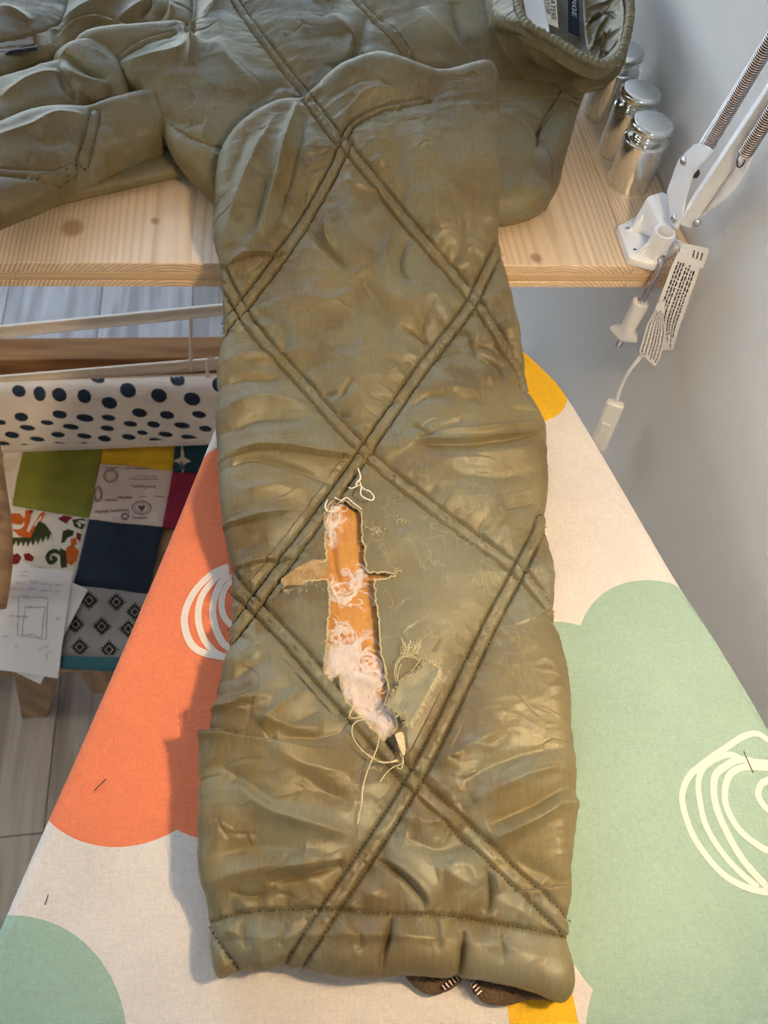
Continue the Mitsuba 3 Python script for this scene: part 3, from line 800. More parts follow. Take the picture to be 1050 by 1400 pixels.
put('quilted_jacket__torn_sleeve__stitching', slv.stitch_mesh(), 'thread_dark', False); tag('quilted_jacket__torn_sleeve__stitching', kind='stuff')
# ------------------------------------------------------------------ the jacket's body, heaped on the table
def patch(T, R, B, L, seams=(), strokes=(), crumple=0.0014, puff=0.007, lam=0.02, seed=1, name='panel', material='olive_fabric', label=None, extra=None, stitch=True, pucker=0.0018, gap=0.0042, **k):
    p = Patch(curve3(T), curve3(R), curve3(B), curve3(L), **k)
    if seams: p.quilt(list(seams), puff=puff, lam=lam, pucker=pucker, seed=seed, gap=gap)
    p.strokes(strokes)
    p.crumple(crumple, 0.035, (1, 1), seed + 11, False)
    p.crumple(crumple * 0.2, 0.012, (1, 1), seed + 12)
    if crumple > 0.0008 and material == 'olive_fabric':
        p.crumple(0.0005, 0.020, (2.2, 0.8), seed + 5)
        p.creases(int(16 * p.D.size / 60000), seed)
    if extra is not None: extra(p)
    key = put('quilted_jacket__' + name, p.finish(), material, True)
    if label: tag(key, label)
    if seams and stitch and p.stitches:
        tag(put(key + '__stitching', p.stitch_mesh(), 'thread_dark', False), kind='stuff')
    return p


ZL = lambda l, z: [(x, y, z) for x, y in l]
P1 = lambda l: [(x / 2, y / 2) for x, y in l]                 # crop 0..525 x 0..400
P2 = lambda l: [(525 + x / 2, y / 2) for x, y in l]
P3 = lambda l: [(x / 4.04, y / 4.04) for x, y in l]

patch(ZL([(20, 225), (140, 190), (300, 150)], 0.752), [(300, 150, 0.755), (275, 200, 0.752), (258, 236, 0.750)], ZL([(40, 288), (95, 273), (180, 254), (258, 236)], 0.750), ZL([(20, 225), (40, 288)], 0.752), b=0.007, roll=0.008, name='sleeve_lower_layer', crumple=0.001, seed=21)
dp = patch([(-80, 205, 0.78), (0, 190, 0.785), (60, 168, 0.79), (125, 160, 0.79), (185, 148, 0.785), (225, 140, 0.78)], [(225, 140, 0.78), (232, 175, 0.77), (222, 203, 0.765)],
      [(-80, 345, 0.762), (0, 309, 0.762), (60, 285, 0.762), (108, 257, 0.762), (150, 236, 0.762), (222, 203, 0.765)], ZL([(-80, 205), (-80, 345)], 0.77), b=0.014, roll=0.018, bulge=0.006, name='tucked_sleeve', seed=22,
      seams=[([(130, 155), (119, 200), (108, 235), (84, 270)], 0.004), ([(-40, 234), (0, 236), (60, 240), (118, 250), (150, 240)], 0.004)],
      strokes=[('r', P1([(0, 390), (90, 370), (160, 330), (240, 320)]), 6, 3), ('r', P1([(90, 380), (130, 400), (200, 390)]), 6, -2), ('r', P1([(280, 400), (330, 420), (420, 400)]), 8, -2), ('c', P1([(200, 520), (260, 500), (290, 490)]), 4, -2)], label='left sleeve tucked under the front of the jacket')
patch([(-80, 150, 0.79), (0, 119, 0.79), (40, 108, 0.79), (80, 93, 0.79), (110, 92, 0.785)], [(110, 92, 0.785), (125, 125, 0.78), (150, 158, 0.775)], [(-80, 225, 0.775), (0, 197, 0.775), (45, 184, 0.775), (90, 168, 0.775), (150, 158, 0.775)], ZL([(-80, 150), (-80, 225)], 0.78),
      b=0.012, roll=0.016, bulge=0.006, name='front_fold', seed=23, strokes=[('r', P1([(0, 270), (100, 215), (160, 195)]), 7, 3), ('r', P1([(20, 330), (100, 300), (180, 290)]), 9, -3), ('r', P1([(160, 200), (190, 250), (240, 290)]), 5, -3), ('c', P1([(60, 380), (120, 330), (150, 320)]), 4, -2.5)])
patch([(72, 88, 0.792), (88, 74, 0.80), (108, 64, 0.805), (150, 60, 0.80)], [(150, 60, 0.80), (170, 100, 0.795), (178, 140, 0.785)], [(98, 150, 0.775), (130, 150, 0.775), (178, 140, 0.785)], ZL([(72, 88), (82, 115), (98, 150)], 0.785), b=0.010, roll=0.012, bulge=0.004, name='gathered_fold', seed=24,
      strokes=[('r', P3([(330, 340), (420, 430), (600, 480)]), 5, 4), ('r', P3([(350, 300), (480, 390), (600, 440)]), 4, -5), ('r', P3([(330, 420), (380, 520), (430, 570)]), 4, -5), ('r', P3([(420, 480), (500, 540), (560, 560)]), 5, 3), ('r', P3([(600, 480), (600, 560), (570, 640)]), 4, -5), ('r', P3([(650, 520), (640, 600)]), 4, 4)])
patch([(-80, -70, 0.79), (60, -70, 0.79), (180, -70, 0.795), (262, -70, 0.80)], [(262, -70, 0.80), (264, 0, 0.80), (266, 56, 0.795)], [(-80, 150, 0.775), (0, 118, 0.775), (50, 96, 0.775), (90, 90, 0.775), (130, 75, 0.78), (200, 68, 0.785), (266, 56, 0.795)], ZL([(-80, -70), (-80, 150)], 0.785), b=0.012, roll=0.014, bulge=0.004,
      name='front_panel', seed=25, seams=[(P3([(400, -60), (370, 0), (345, 100), (290, 150), (180, 190), (0, 232), (-200, 270)]), 0.0)],
      strokes=[('r', P3([(300, 190), (480, 120), (640, 150), (800, 170), (1050, 200)]), 6, -6), ('r', P3([(330, 230), (420, 190), (600, 175), (800, 190)]), 6, 6), ('r', P3([(350, 120), (480, 90), (600, 60), (700, 20)]), 9, 5), ('r', P3([(640, 150), (740, 110), (820, 60), (860, 0)]), 8, 4), ('c', P3([(770, 140), (830, 80), (850, 20)]), 4, -4),
               ('r', P3([(860, 150), (900, 100), (960, 60)]), 8, -4), ('r', P3([(940, 30), (960, 90), (950, 140)]), 5, 4), ('r', P3([(0, 80), (100, 110), (180, 150)]), 7, 3), ('r', P3([(300, 170), (310, 250), (340, 330)]), 6, -4), ('c', P3([(190, 200), (210, 260)]), 4, -3), ('r', P3([(0, 430), (150, 380), (300, 330)]), 8, -3), ('s', P3([(210, 262), (100, 285), (-60, 300)]), 9, -4)], label='front with a zipped pocket')
body = patch([(258, -70, 0.805), (380, -70, 0.81), (520, -70, 0.81), (700, -70, 0.80)], [(700, -70, 0.80), (700, 60, 0.79), (745, 122, 0.775), (640, 185, 0.772), (520, 205, 0.770), (410, 225, 0.765), (322, 250, 0.76)],
      [(302, 279, 0.752), (312, 268, 0.755), (322, 250, 0.76)], [(258, -70, 0.805), (260, 0, 0.805), (256, 40, 0.80), (228, 49, 0.80), (160, 55, 0.80), (106, 66, 0.797), (128, 92, 0.79), (170, 120, 0.785), (203, 146, 0.78), (238, 215, 0.77), (268, 248, 0.76), (302, 279, 0.752)],
      b=0.013, roll=0.016, bulge=0.004, name='back_panel', seed=26, puff=0.009, lam=0.024,
      seams=[([(300, -30), (318, -3), (375, 75), (421, 131), (440, 160)], 0.0042), ([(465, -40), (487, 0), (540, 55), (575, 110)], 0.0042), ([(150, 115), (158, 100), (166, 80), (192, 60), (236, 46)], 0.003), ([(232, 168), (250, 182), (275, 194), (318, 205)], 0.0), ([(306, 290), (308, 225), (328, 187), (368, 152), (428, 133)], 0.0), ([(264, -60), (264, 0), (260, 44)], 0.003), ([(655, 133), (700, 132), (770, 118)], 0.003)],
      strokes=[('r', P1([(520, 100), (527, 150), (520, 200)]), 6, 5), ('r', P1([(300, 190), (400, 180), (500, 150), (530, 110)]), 10, 4), ('r', P1([(560, 60), (600, 20), (620, -20)]), 10, 3), ('r', P1([(580, 120), (640, 200), (700, 260)]), 12, 3), ('r', P1([(680, 300), (760, 240), (800, 250)]), 8, -3), ('r', P1([(900, 60), (960, 130), (940, 200)]), 10, 5), ('r', P1([(1000, 50), (980, 150), (930, 220)]), 8, -4), ('r', P1([(880, 190), (960, 200), (1040, 210)]), 9, -3), ('r', P1([(410, 300), (480, 330), (560, 350)]), 8, -3),
               ('r', P1([(350, 200), (380, 260), (440, 330)]), 8, 3), ('r', P1([(860, 30), (900, 0), (930, -40)]), 9, 3), ('r', P2([(0, 60), (60, 140), (100, 210)]), 10, 3), ('r', P2([(100, 40), (170, 130), (260, 220)]), 11, 4), ('r', P2([(180, 30), (220, 130), (300, 220)]), 9, -4), ('r', P2([(40, 150), (120, 190), (240, 230)]), 8, -3)], label='back panel with double stitched seams')
patch([(600, 120, 0.775), (665, 127, 0.775), (725, 127, 0.775), (800, 118, 0.775)], [(800, 118, 0.775), (791, 150, 0.772), (776, 190, 0.765), (763, 230, 0.76), (752, 272, 0.757)], [(610, 300, 0.757), (690, 304, 0.757), (735, 291, 0.757), (752, 272, 0.757)], [(600, 120, 0.775), (610, 300, 0.757)], b=0.014, roll=0.018, bulge=0.004,
      name='side_panel', seed=27, puff=0.009, seams=[([(770, 118), (758, 140), (742, 165), (732, 205)], 0.0), ([(640, 136), (690, 136), (750, 132), (790, 140)], 0.003)],
      strokes=[('r', P2([(280, 320), (380, 365), (430, 440), (450, 520)]), 7, 4), ('r', P2([(300, 290), (380, 300), (440, 330)]), 7, -4), ('c', P2([(470, 300), (420, 360), (412, 420)]), 4, -4), ('r', P2([(500, 260), (480, 350), (440, 480)]), 8, 3), ('r', P2([(300, 420), (360, 500), (400, 570)]), 10, 2), ('c', P2([(440, 420), (450, 470), (440, 540)]), 4, -2.5)])
# collar
rim = [(700, -70, 0.845), (704, 0, 0.845), (716, 40, 0.843), (755, 64, 0.84), (804, 93, 0.838), (832, 95, 0.842), (850, 72, 0.850), (856, 0, 0.857), (815, -75, 0.862)]
foot = [(640, -70, 0.80), (646, 0, 0.80), (650, 20, 0.80), (682, 78, 0.798), (727, 107, 0.795), (777, 121, 0.79), (817, 117, 0.795), (851, 92, 0.815), (863, 45, 0.834), (866, 0, 0.838), (825, -75, 0.848)]
patch(rim, [rim[-1], (822, -75, 0.855), foot[-1]], foot, [rim[0], (670, -70, 0.83), foot[0]], b=0.008, roll=0.009, step=0.001, name='collar', seed=28, puff=0.005, lam=0.012, crumple=0.0006, ends=(True, True),
      seams=[([(672, -60), (677, 0), (686, 25), (722, 47), (755, 75), (800, 102), (836, 103)], 0.0)], strokes=[('r', [(655, 10), (690, 75), (735, 100), (790, 112)], 6, -2)], label='thick padded stand-up collar')
rc = spline(np.array([at(*q) for q in rim]), 24)
rc = resample(rc, 500)
rc[:, 2] += 0.006
rr = 0.0042 + 0.0005 * np.sin(np.arange(500) * 1.05) + 0.0003 * np.sin(np.arange(500) * 0.37)
put('quilted_jacket__collar__piping', tube(rc, rr, 14), 'olive_fabric', True)
lin_b = [(708, 34, 0.842), (716, 42, 0.842), (755, 62, 0.838), (804, 91, 0.837), (830, 93, 0.841)]
inner = patch([(704, -70, 0.835), (770, -70, 0.845), (812, -72, 0.860)], [(812, -72, 0.860), (852, 0, 0.855), (847, 70, 0.848), (830, 93, 0.841)], lin_b, [(704, -70, 0.835), (702, 0, 0.842), (708, 34, 0.842)], b=0.002, roll=0.003, bulge=-0.03, under=90, name='collar_lining', seed=29, crumple=0.002, stitch=False)
scene['satin'] = {'type': 'twosided', 'b': {'type': 'principled', 'base_color': mikit.proc(lambda p, n, uv: mix((0.085, 0.064, 0.026), (0.125, 0.095, 0.040), nz(p.x * 60, p.y * 60, p.z * 60))), 'roughness': 0.42, 'specular': 0.35, 'sheen': 0.3}}
shiny = patch([(795, -70, 0.835), (805, -70, 0.845), (810, -70, 0.861)], [(810, -70, 0.861), (851, 0, 0.856), (846, 68, 0.849), (828, 92, 0.842)], [(806, 84, 0.832), (818, 91, 0.836), (828, 92, 0.842)], [(795, -70, 0.835), (797, 0, 0.835), (800, 50, 0.834), (806, 84, 0.836)], b=0.003, roll=0.004, bulge=-0.010, under=90, name='satin_lining', seed=30, crumple=0.0, material='satin', stitch=False,
              extra=lambda p: (p.strokes([('r', [(690 + x / 5.83, y / 5.83) for x, y in q], 1.6, a) for q, a in (([(660, 440), (760, 240), (900, 60)], 3), ([(640, 200), (760, 130), (850, 40)], -3), ([(680, 380), (800, 320), (930, 230)], 3), ([(700, 420), (800, 430), (890, 460)], 2.5), ([(730, 520), (820, 440), (900, 330)], -3), ([(740, 480), (790, 360), (850, 230)], 2.5), ([(620, 260), (680, 170), (800, 110), (900, 150)], 2.5), ([(760, 540), (830, 500), (880, 480)], 2), ([(640, 80), (760, 60), (900, -20)], 2.5))]), p.crumple(0.0012, 0.010, (1, 1), 5)), label='shiny lining of the collar')


def label_strip(name, quad, material, lift, text=None, text_mat='ink', label=None):
    """A woven label sewn flat on the collar lining: a thin strip through four traced corners (top left, top right, bottom right, bottom left)."""
    c = inner.on(np.array(quad, float))
    n, m = 14, 6
    g = np.array([[(1 - j / m) * ((1 - i / n) * c[0] + i / n * c[3]) + j / m * ((1 - i / n) * c[1] + i / n * c[2]) for j in range(m + 1)] for i in range(n + 1)])
    z = inner.z(g.reshape(-1, 2)).reshape(n + 1, m + 1)
    z = z * 0.3 + np.linspace(z[:, m // 2][0], z[:, m // 2][-1], n + 1)[:, None] * 0.7 + lift
    v = np.concatenate([g, z[..., None]], -1).reshape(-1, 3)
    i, j = np.meshgrid(np.arange(n), np.arange(m), indexing='ij')
    a = i * (m + 1) + j
    q = np.stack([a, a + 1, a + m + 2, a + m + 1], -1).reshape(-1, 4)
    low = v - [0, 0, 0.0006]
    f = np.vstack([q[:, [0, 2, 1]], q[:, [0, 3, 2]]])
    key = put('quilted_jacket__' + name, trimesh.Trimesh(np.vstack([v, low]), np.vstack([f, f[:, ::-1] + len(v)]), process=False), material, False)
    if label: tag(key, label)
    if text:
        for row, (s, u0, u1, v0, hgt) in enumerate(text):
            tm = meshkit.text_mesh(s, 1.0, 0.02)
            tv = tm.vertices.copy()
            ln = tv[:, 0].max()
            # reads downwards: text x runs along the strip, text up points to the strip's right side
            a = v0 + (tv[:, 0] / ln) * hgt
            b = u0 + tv[:, 1] * (u1 - u0)
            P = lambda i: (1 - b) * ((1 - a) * c[0][i] + a * c[3][i]) + b * ((1 - a) * c[1][i] + a * c[2][i])
            X, Y = P(0), P(1)
            Z = np.interp(a, np.linspace(0, 1, n + 1), z[:, m // 2]) + 0.0004 + tv[:, 2] * 0.01
            put(key + '__lettering', trimesh.Trimesh(np.c_[X, Y, Z], tm.faces, process=False), text_mat, False)
    return key


mat('label_white', (0.70, 0.70, 0.68), 0.7, 0.2); mat('label_cream', (0.62, 0.55, 0.43), 0.7, 0.2); mat('label_navy', (0.012, 0.015, 0.024), 0.8, 0.05); mat('label_grey_ink', (0.42, 0.43, 0.45), 0.7, 0.2)
label_strip('neck_label', [(708, -45), (736, -45), (752, 60), (722, 44)], 'label_white', 0.005, label='white label inside the collar')
label_strip('care_label', [(735, -45), (757, -45), (759, 54), (745, 47)], 'label_cream', 0.0095, [('MATERI', 0.45, 0.85, 0.50, 0.40), ('LADUTOP', 0.02, 0.36, 0.40, 0.44)], label='cream label with lettering that reads downwards')
label_strip('size_tag', [(774, -45), (790, -45), (789, 62), (773, 58)], 'label_navy', 0.009, [('XX LARGE', 0.36, 0.74, 0.14, 0.62)], 'label_grey_ink', label='navy tag that reads XX LARGE')
# pocket zip at the far left
mat('zip_teeth', (0.20, 0.20, 0.19), 0.4, 0.5)
zl = np.array([at(x, y, 0.801) for x, y in spline(P3([(-160, 300), (0, 287), (100, 276), (200, 262)]), 10)])
zb = resample(zl, 60)
mat('zip_tape', (0.012, 0.012, 0.014), 0.9, 0.05)
put('quilted_jacket__pocket_zip', ribbon(zb, 0.011), 'zip_tape', False)
put('quilted_jacket__pocket_zip__teeth', cat([moved(trimesh.creation.box(extents=[0.0009, 0.0018, 0.0010]), T_) for T_ in [trimesh.transformations.translation_matrix(q + [0, 0, 0.0008]) for q in resample(zl, 30)]]), 'zip_teeth', False); tag('quilted_jacket__pocket_zip__teeth', kind='stuff')
# knitted cuff and its zip, showing below the sleeve's hem
scene['zip_metal'] = {'type': 'twosided', 'b': {'type': 'roughconductor', 'material': 'Cu', 'alpha': 0.25, 'specular_reflectance': {'type': 'rgb', 'value': [0.30, 0.33, 0.36]}}}
bumped('rib_knit', mikit.proc(lambda p, n, uv: mix((0.085, 0.052, 0.030), (0.135, 0.082, 0.048), nz(p.x * 900, p.y * 900, 0))), lambda p, n, uv: nz(p.x * 1200, p.y * 1200, 2.0), 0.0004, 0.85, 0.15, sheen=0.5)


def ribs(angle, pitch=0.0022, amp=0.0007):
    def f(p):
        w = fbm3(p.X / 0.012, p.Y / 0.012, 1, 2, 3) * 0.004
        p.D += amp * np.sin((p.X * math.cos(angle) + p.Y * math.sin(angle) + w) / pitch * 2 * math.pi)
    return f


patch(ZL([(545, 1300), (590, 1303), (634, 1308)], 0.697), ZL([(634, 1308), (634, 1336), (615, 1354)], 0.696), ZL([(545, 1322), (566, 1349), (590, 1361), (615, 1354)], 0.696), ZL([(545, 1300), (545, 1322)], 0.697), b=0.005, roll=0.005, step=0.0006, name='knit_cuff', crumple=0.0005, material='rib_knit', extra=ribs(0.9), label='dark brown rib knit cuff inside the hem')
patch(ZL([(640, 1308), (700, 1320), (764, 1336)], 0.697), ZL([(764, 1336), (768, 1350), (763, 1370)], 0.696), ZL([(648, 1356), (662, 1371), (690, 1375), (726, 1367), (763, 1370)], 0.696), ZL([(640, 1308), (643, 1335), (648, 1356)], 0.697), b=0.005, roll=0.005, step=0.0006, name='knit_cuff', crumple=0.0005, material='rib_knit', extra=ribs(0.5))
zt = []
for (x0, y0, x1, y1, n) in ((607, 1350, 634, 1331, 7), (640, 1334, 655, 1357, 6)):
    for k in range(n):
        t = k / (n - 1)
        q = at(x0 + (x1 - x0) * t, y0 + (y1 - y0) * t, 0.7035)
        a = math.atan2(-(y1 - y0), x1 - x0) + 1.57
        zt.append(moved(bevel_box([-0.0019, -0.0006, -0.0008], [0.0019, 0.0006, 0.0008], 0.0003, 1), trimesh.transformations.translation_matrix(q) @ trimesh.transformations.rotation_matrix(a, [0, 0, 1])))
put('quilted_jacket__cuff_zip', cat(zt), 'zip_metal', False); tag('quilted_jacket__cuff_zip', 'metal zip teeth of the cuff', kind='stuff')
# ------------------------------------------------------------------ inside the tear: lining, wadding, threads
base_xy = slv.S[(slv.fade > 0.95)][::7]
_bt = cKDTree(base_xy[:, :2])


def base_z(xy, extra=0.0060):
    d, i = _bt.query(xy, k=4)
    w = 1 / (d + 1e-4)
    return (base_xy[i, 2] * w).sum(1) / w.sum(1) + extra


def field(poly, step, zfn, thick=None):
    """A grid mesh over a plan polygon with heights zfn(x, y)."""
    x0, y0, x1, y1 = poly.bounds
    X, Y = np.meshgrid(np.arange(x0, x1 + step, step), np.arange(y0, y1 + step, step))
    h, w = X.shape
    ok = shapely.contains_xy(poly, X.ravel(), Y.ravel()).reshape(h, w)
    i, j = np.meshgrid(np.arange(h - 1), np.arange(w - 1), indexing='ij')
    a = i * w + j
    q = np.stack([a, a + 1, a + w + 1, a + w], -1).reshape(-1, 4)
    q = q[(ok.ravel()[q]).all(1)]
    Z = zfn(X.ravel(), Y.ravel())
    m = trimesh.Trimesh(np.c_[X.ravel(), Y.ravel(), Z], np.vstack([q[:, [0, 1, 2]], q[:, [0, 2, 3]]]), process=False)
    m.remove_unreferenced_vertices()
    return m


dl = slv.line(D_([(290, 360), (300, 430), (315, 480)]), 6)
def lining_z(x, y):
    z = base_z(np.c_[x, y]) - 0.0085 + 0.0022 * (fbm3(x / 0.02, y / 0.03, 0, 2, 2) - 0.5)
    d, s, sd = polydist(x, y, dl, 0.02)
    out = shapely.distance(shapely.points(x, y), tear)
    return z - 0.0025 * np.exp(-(d / 0.0035) ** 2) - 0.006 * np.clip(out / 0.005, 0, 1)


def lining_c(p, n, uv):
    a = fb(p.x * 60, p.y * 60, 1.0)
    f = nz(p.x * 1800, p.y * 350, 3.0)
    return mix((0.46, 0.185, 0.038), (0.62, 0.29, 0.085), a) * (0.86 + 0.22 * f)


bumped('orange_lining', mikit.proc(lining_c), lambda p, n, uv: nz(p.x * 1600, p.y * 500, 0.0), 0.0003, 0.75, 0.2, sheen=0.4)
put('quilted_jacket__torn_sleeve__lining', field(tear.buffer(0.011), 0.0011, lining_z), 'orange_lining', True); tag('quilted_jacket__torn_sleeve__lining', 'orange tan lining seen through the tear')
bumped('wadding', mikit.proc(lambda p, n, uv: mix((0.66, 0.53, 0.45), (0.82, 0.72, 0.66), fb(p.x * 130, p.y * 130, p.z * 130))), lambda p, n, uv: fb(p.x * 700, p.y * 1600, p.z * 700), 0.0009, 0.95, 0.1, sheen=0.6)
tufts = [[(258, 185), (335, 186), (322, 215), (300, 240), (292, 300), (312, 335), (306, 358), (266, 352)],
         [(276, 495), (310, 512), (345, 540), (380, 500), (378, 445), (400, 428), (426, 432), (424, 465), (398, 500), (380, 550), (330, 585), (280, 560)],
         [(272, 645), (320, 650), (350, 680), (320, 702), (272, 704)],
         [(262, 745), (320, 735), (400, 745), (412, 790), (340, 815), (420, 838), (500, 880), (480, 905), (420, 930), (440, 985), (500, 1000), (548, 1050), (520, 1085), (490, 1106), (430, 1050), (375, 990), (335, 950), (318, 900), (316, 850), (288, 868), (256, 852)]]
hair = []
for k, q in enumerate(tufts):
    pl = Polygon(slv.on(np.array(D_(q)))).buffer(-0.0006)
    pr_ = resample(np.array(pl.exterior.coords), 260)
    jn = lambda s_: fbm3(pr_[:, 0] / 0.004, pr_[:, 1] / 0.004, s_, 3, 3) - 0.5
    pl = Polygon(pr_ + 0.007 * np.c_[jn(0.3 + k), jn(5.3 + k)]).buffer(0)
    if pl.geom_type != 'Polygon': pl = max(pl.geoms, key=lambda g: g.area)
    inner_pl = pl.exterior

    def wz(x, y, pl=pl, k=k):
        d = shapely.distance(shapely.points(x, y), pl.exterior)
        d = np.where(shapely.contains_xy(pl, x, y), d, 0)
        up = np.minimum(1, d / 0.006) ** 0.7
        n = fbm3(x / 0.006, y / 0.006, k, 3, 7)
        return lining_z(x, y) - 0.0004 + up * (-0.0022 + 0.0085 * n)
    put('quilted_jacket__torn_sleeve__wadding', field(pl, 0.0008, wz), 'wadding', True)
    x0, y0, x1, y1 = pl.buffer(0.002).bounds
    zone, grown = tear.buffer(0.0012), pl.buffer(0.003)
    bx = grown.bounds
    for _ in range(int(pl.area / (4.5e-6 if k in (1, 2) else 2.2e-6))):
        # a lock of near-parallel fibres along a curling path
        x, y = rng.uniform(bx[0], bx[2]), rng.uniform(bx[1], bx[3])
        if not grown.contains(Point(x, y)): continue
        L, n = rng.uniform(0.008, 0.024), 12
        a = rng.normal(0.35 if k == 3 else 1.1, 0.8)
        curl, bend = rng.normal(0, 0.22), rng.normal(0, 0.05)
        pts = [np.array([x, y])]
        for i in range(n - 1):
            curl += bend
            a += curl
            pts.append(pts[-1] + L / n * np.array([math.cos(a), math.sin(a)]))
        pts = np.array(pts)
        nn = np.gradient(pts, axis=0); nn = np.c_[-nn[:, 1], nn[:, 0]] / (np.linalg.norm(nn, axis=1, keepdims=True) + 1e-12)
        arch = np.sin(np.linspace(0, math.pi, n)) * rng.uniform(0.0003, 0.0028)
        for _ in range(rng.integers(5, 11)):
            o0, o1 = rng.normal(0, 0.0006), rng.normal(0, 0.0012)
            q = pts + nn * np.linspace(o0, o1, n)[:, None] + rng.normal(0, 0.00008, (n, 2))
            if not shapely.contains_xy(zone, q[::3, 0], q[::3, 1]).all(): continue
            hair.append(tube(np.c_[q, wz(q[:, 0], q[:, 1]) + 0.0004 + arch * rng.uniform(0.6, 1.2)], 0.00011, 3, caps=False))
mat('fibre', (0.86, 0.78, 0.72), 0.8, 0.2)
put('quilted_jacket__torn_sleeve__wadding_fibres', cat(hair), 'fibre', True); tag('quilted_jacket__torn_sleeve__wadding_fibres', 'loose white fibres of the wadding', kind='stuff')
labels['quilted_jacket__torn_sleeve__wadding'] = {'label': 'tuft of white wadding in the tear'}

slit = Polygon(slv.on(np.array(D_([(103, 494), (170, 446), (215, 422), (268, 420), (266, 462), (236, 488), (200, 500), (112, 508)])))).buffer(0)
bumped('slit_cloth', mikit.proc(lambda p, n, uv: mix((0.30, 0.165, 0.065), (0.44, 0.30, 0.15), fb(p.x * 300, p.y * 300, 0.0))), lambda p, n, uv: nz(p.x * 1500, p.y * 1500, 0.0), 0.0004, 0.85, 0.15)
put('quilted_jacket__torn_sleeve__interlining', field(slit.buffer(0.002), 0.0006, lambda x, y: base_z(np.c_[x, y]) - 0.0035 + 0.0015 * fbm3(x / 0.005, y / 0.004, 0, 2, 8)), 'slit_cloth', True); tag('quilted_jacket__torn_sleeve__interlining', 'tan frayed cloth in the side slit of the tear')
# frayed rim of the tear
ringp = resample(np.array(tear.exterior.coords), 1500)
tgt = np.gradient(ringp, axis=0); tgt /= np.linalg.norm(tgt, axis=1, keepdims=True) + 1e-12
nrm = np.c_[-tgt[:, 1], tgt[:, 0]]
if tear.contains(Point(ringp[3] + nrm[3] * 0.0008)) is False: nrm = -nrm
rz = slv.z(ringp)
rim_m = []
fr = []
for k in range(0, 1500):
    if rng.random() < 0.62:
        p0 = np.r_[ringp[k] - nrm[k] * 0.0008, rz[k] + 0.0003]
        a = rng.normal(0, 0.5)
        dirn = nrm[k] * math.cos(a) + tgt[k] * math.sin(a)
        L = rng.uniform(0.0008, 0.0026) * (2.0 if rng.random() < 0.06 else 1)
        p1 = p0 + np.r_[dirn * L * 0.6, rng.uniform(-0.0004, 0.0006)]
        p2 = p0 + np.r_[dirn * L + tgt[k] * rng.normal(0, 0.0006), rng.uniform(-0.0014, 0.0006)]
        fr.append(tube([p0, p1, p2], 0.00011, 3, caps=False))
# a fine worn line of pale yarn along the cut
sections = []
for s in range(0, 1500, 50):
    pp = np.c_[ringp[s:s + 52], rz[s:s + 52] + 0.0001]
    sections.append(tube(resample(pp, 40), 0.00042 * (0.6 + 0.7 * rng.random(40)), 5))
fr += sections
put('quilted_jacket__torn_sleeve__frayed_edge', cat(fr), 'thread_pale', False); tag('quilted_jacket__torn_sleeve__frayed_edge', 'pale frayed edge of the tear', kind='stuff')

# the turned-back scrap of cloth at the lower end of the tear
E_ = lambda l: [(500 + x / 6.08, 850 + y / 6.08) for x, y in l]
flap_px = E_([(268, 545), (300, 520), (345, 505), (400, 470), (460, 400), (500, 395), (560, 420), (590, 455), (545, 545), (500, 630), (455, 720), (400, 810), (345, 905), (318, 905), (300, 850), (308, 800), (270, 830), (215, 790), (165, 742), (205, 680)])
fp = Polygon(slv.on(np.array(flap_px)))
fr_ring = resample(np.array(fp.exterior.coords), 400)
fp = Polygon(fr_ring + 0.0012 * (np.c_[fbm3(fr_ring[:, 0] / 0.002, fr_ring[:, 1] / 0.002, 0, 2, 1), fbm3(fr_ring[:, 0] / 0.002, fr_ring[:, 1] / 0.002, 4, 2, 2)] - 0.5)).buffer(0)
c0 = np.array(fp.centroid.coords[0])


def flap_z(x, y):
    z = base_z(np.c_[x, y]) + 0.0055
    d = shapely.distance(shapely.points(x, y), fp.exterior)
    return z + 0.0028 * np.exp(-(d / 0.004) ** 2) * 0.4 + 0.0018 * (fbm3(x / 0.012, y / 0.012, 0, 2, 5) - 0.5) + 0.0006 * fbm3(x / 0.004, y / 0.004, 2, 2, 6)


def flap_c(p, n, uv):
    return mix((0.165, 0.158, 0.10), (0.23, 0.215, 0.14), fb(p.x * 200, p.y * 200, 0.0)) * (0.88 + 0.24 * nz(p.x * 2500, p.y * 900, 1.0))


mat('flap_cloth', mikit.proc(flap_c), 0.6, 0.3, sheen=0.3)
fm = field(fp, 0.0006, flap_z)
fm2 = fm.copy(); fm2.vertices[:, 2] -= 0.0007; fm2.faces = fm2.faces[:, ::-1]
put('quilted_jacket__torn_sleeve__turned_back_scrap', cat([fm, fm2]), 'flap_cloth', True); tag('quilted_jacket__torn_sleeve__turned_back_scrap', 'scrap of cloth folded back with frayed edges')
fringe = []
rg = resample(np.array(fp.exterior.coords), 420)
tg2 = np.gradient(rg, axis=0); tg2 /= np.linalg.norm(tg2, axis=1, keepdims=True) + 1e-12
n2 = np.c_[-tg2[:, 1], tg2[:, 0]]
if fp.contains(Point(rg[5] + n2[5] * 0.001)): n2 = -n2
fz = flap_z(rg[:, 0], rg[:, 1])
for k in range(420):
    if rng.random() > 0.8: continue
    L = rng.uniform(0.0010, 0.0042)
    a = rng.normal(0.5, 0.35)
    dirn = n2[k] * math.cos(a) + tg2[k] * math.sin(a)
    p0 = np.r_[rg[k] - n2[k] * 0.0006, fz[k] + 0.0002]
    fringe.append(tube([p0, p0 + np.r_[dirn * L * 0.6, 0.0005], p0 + np.r_[dirn * L + tg2[k] * rng.normal(0, 0.0006), rng.uniform(-0.0008, 0.0006)]], 0.00013, 3, caps=False))


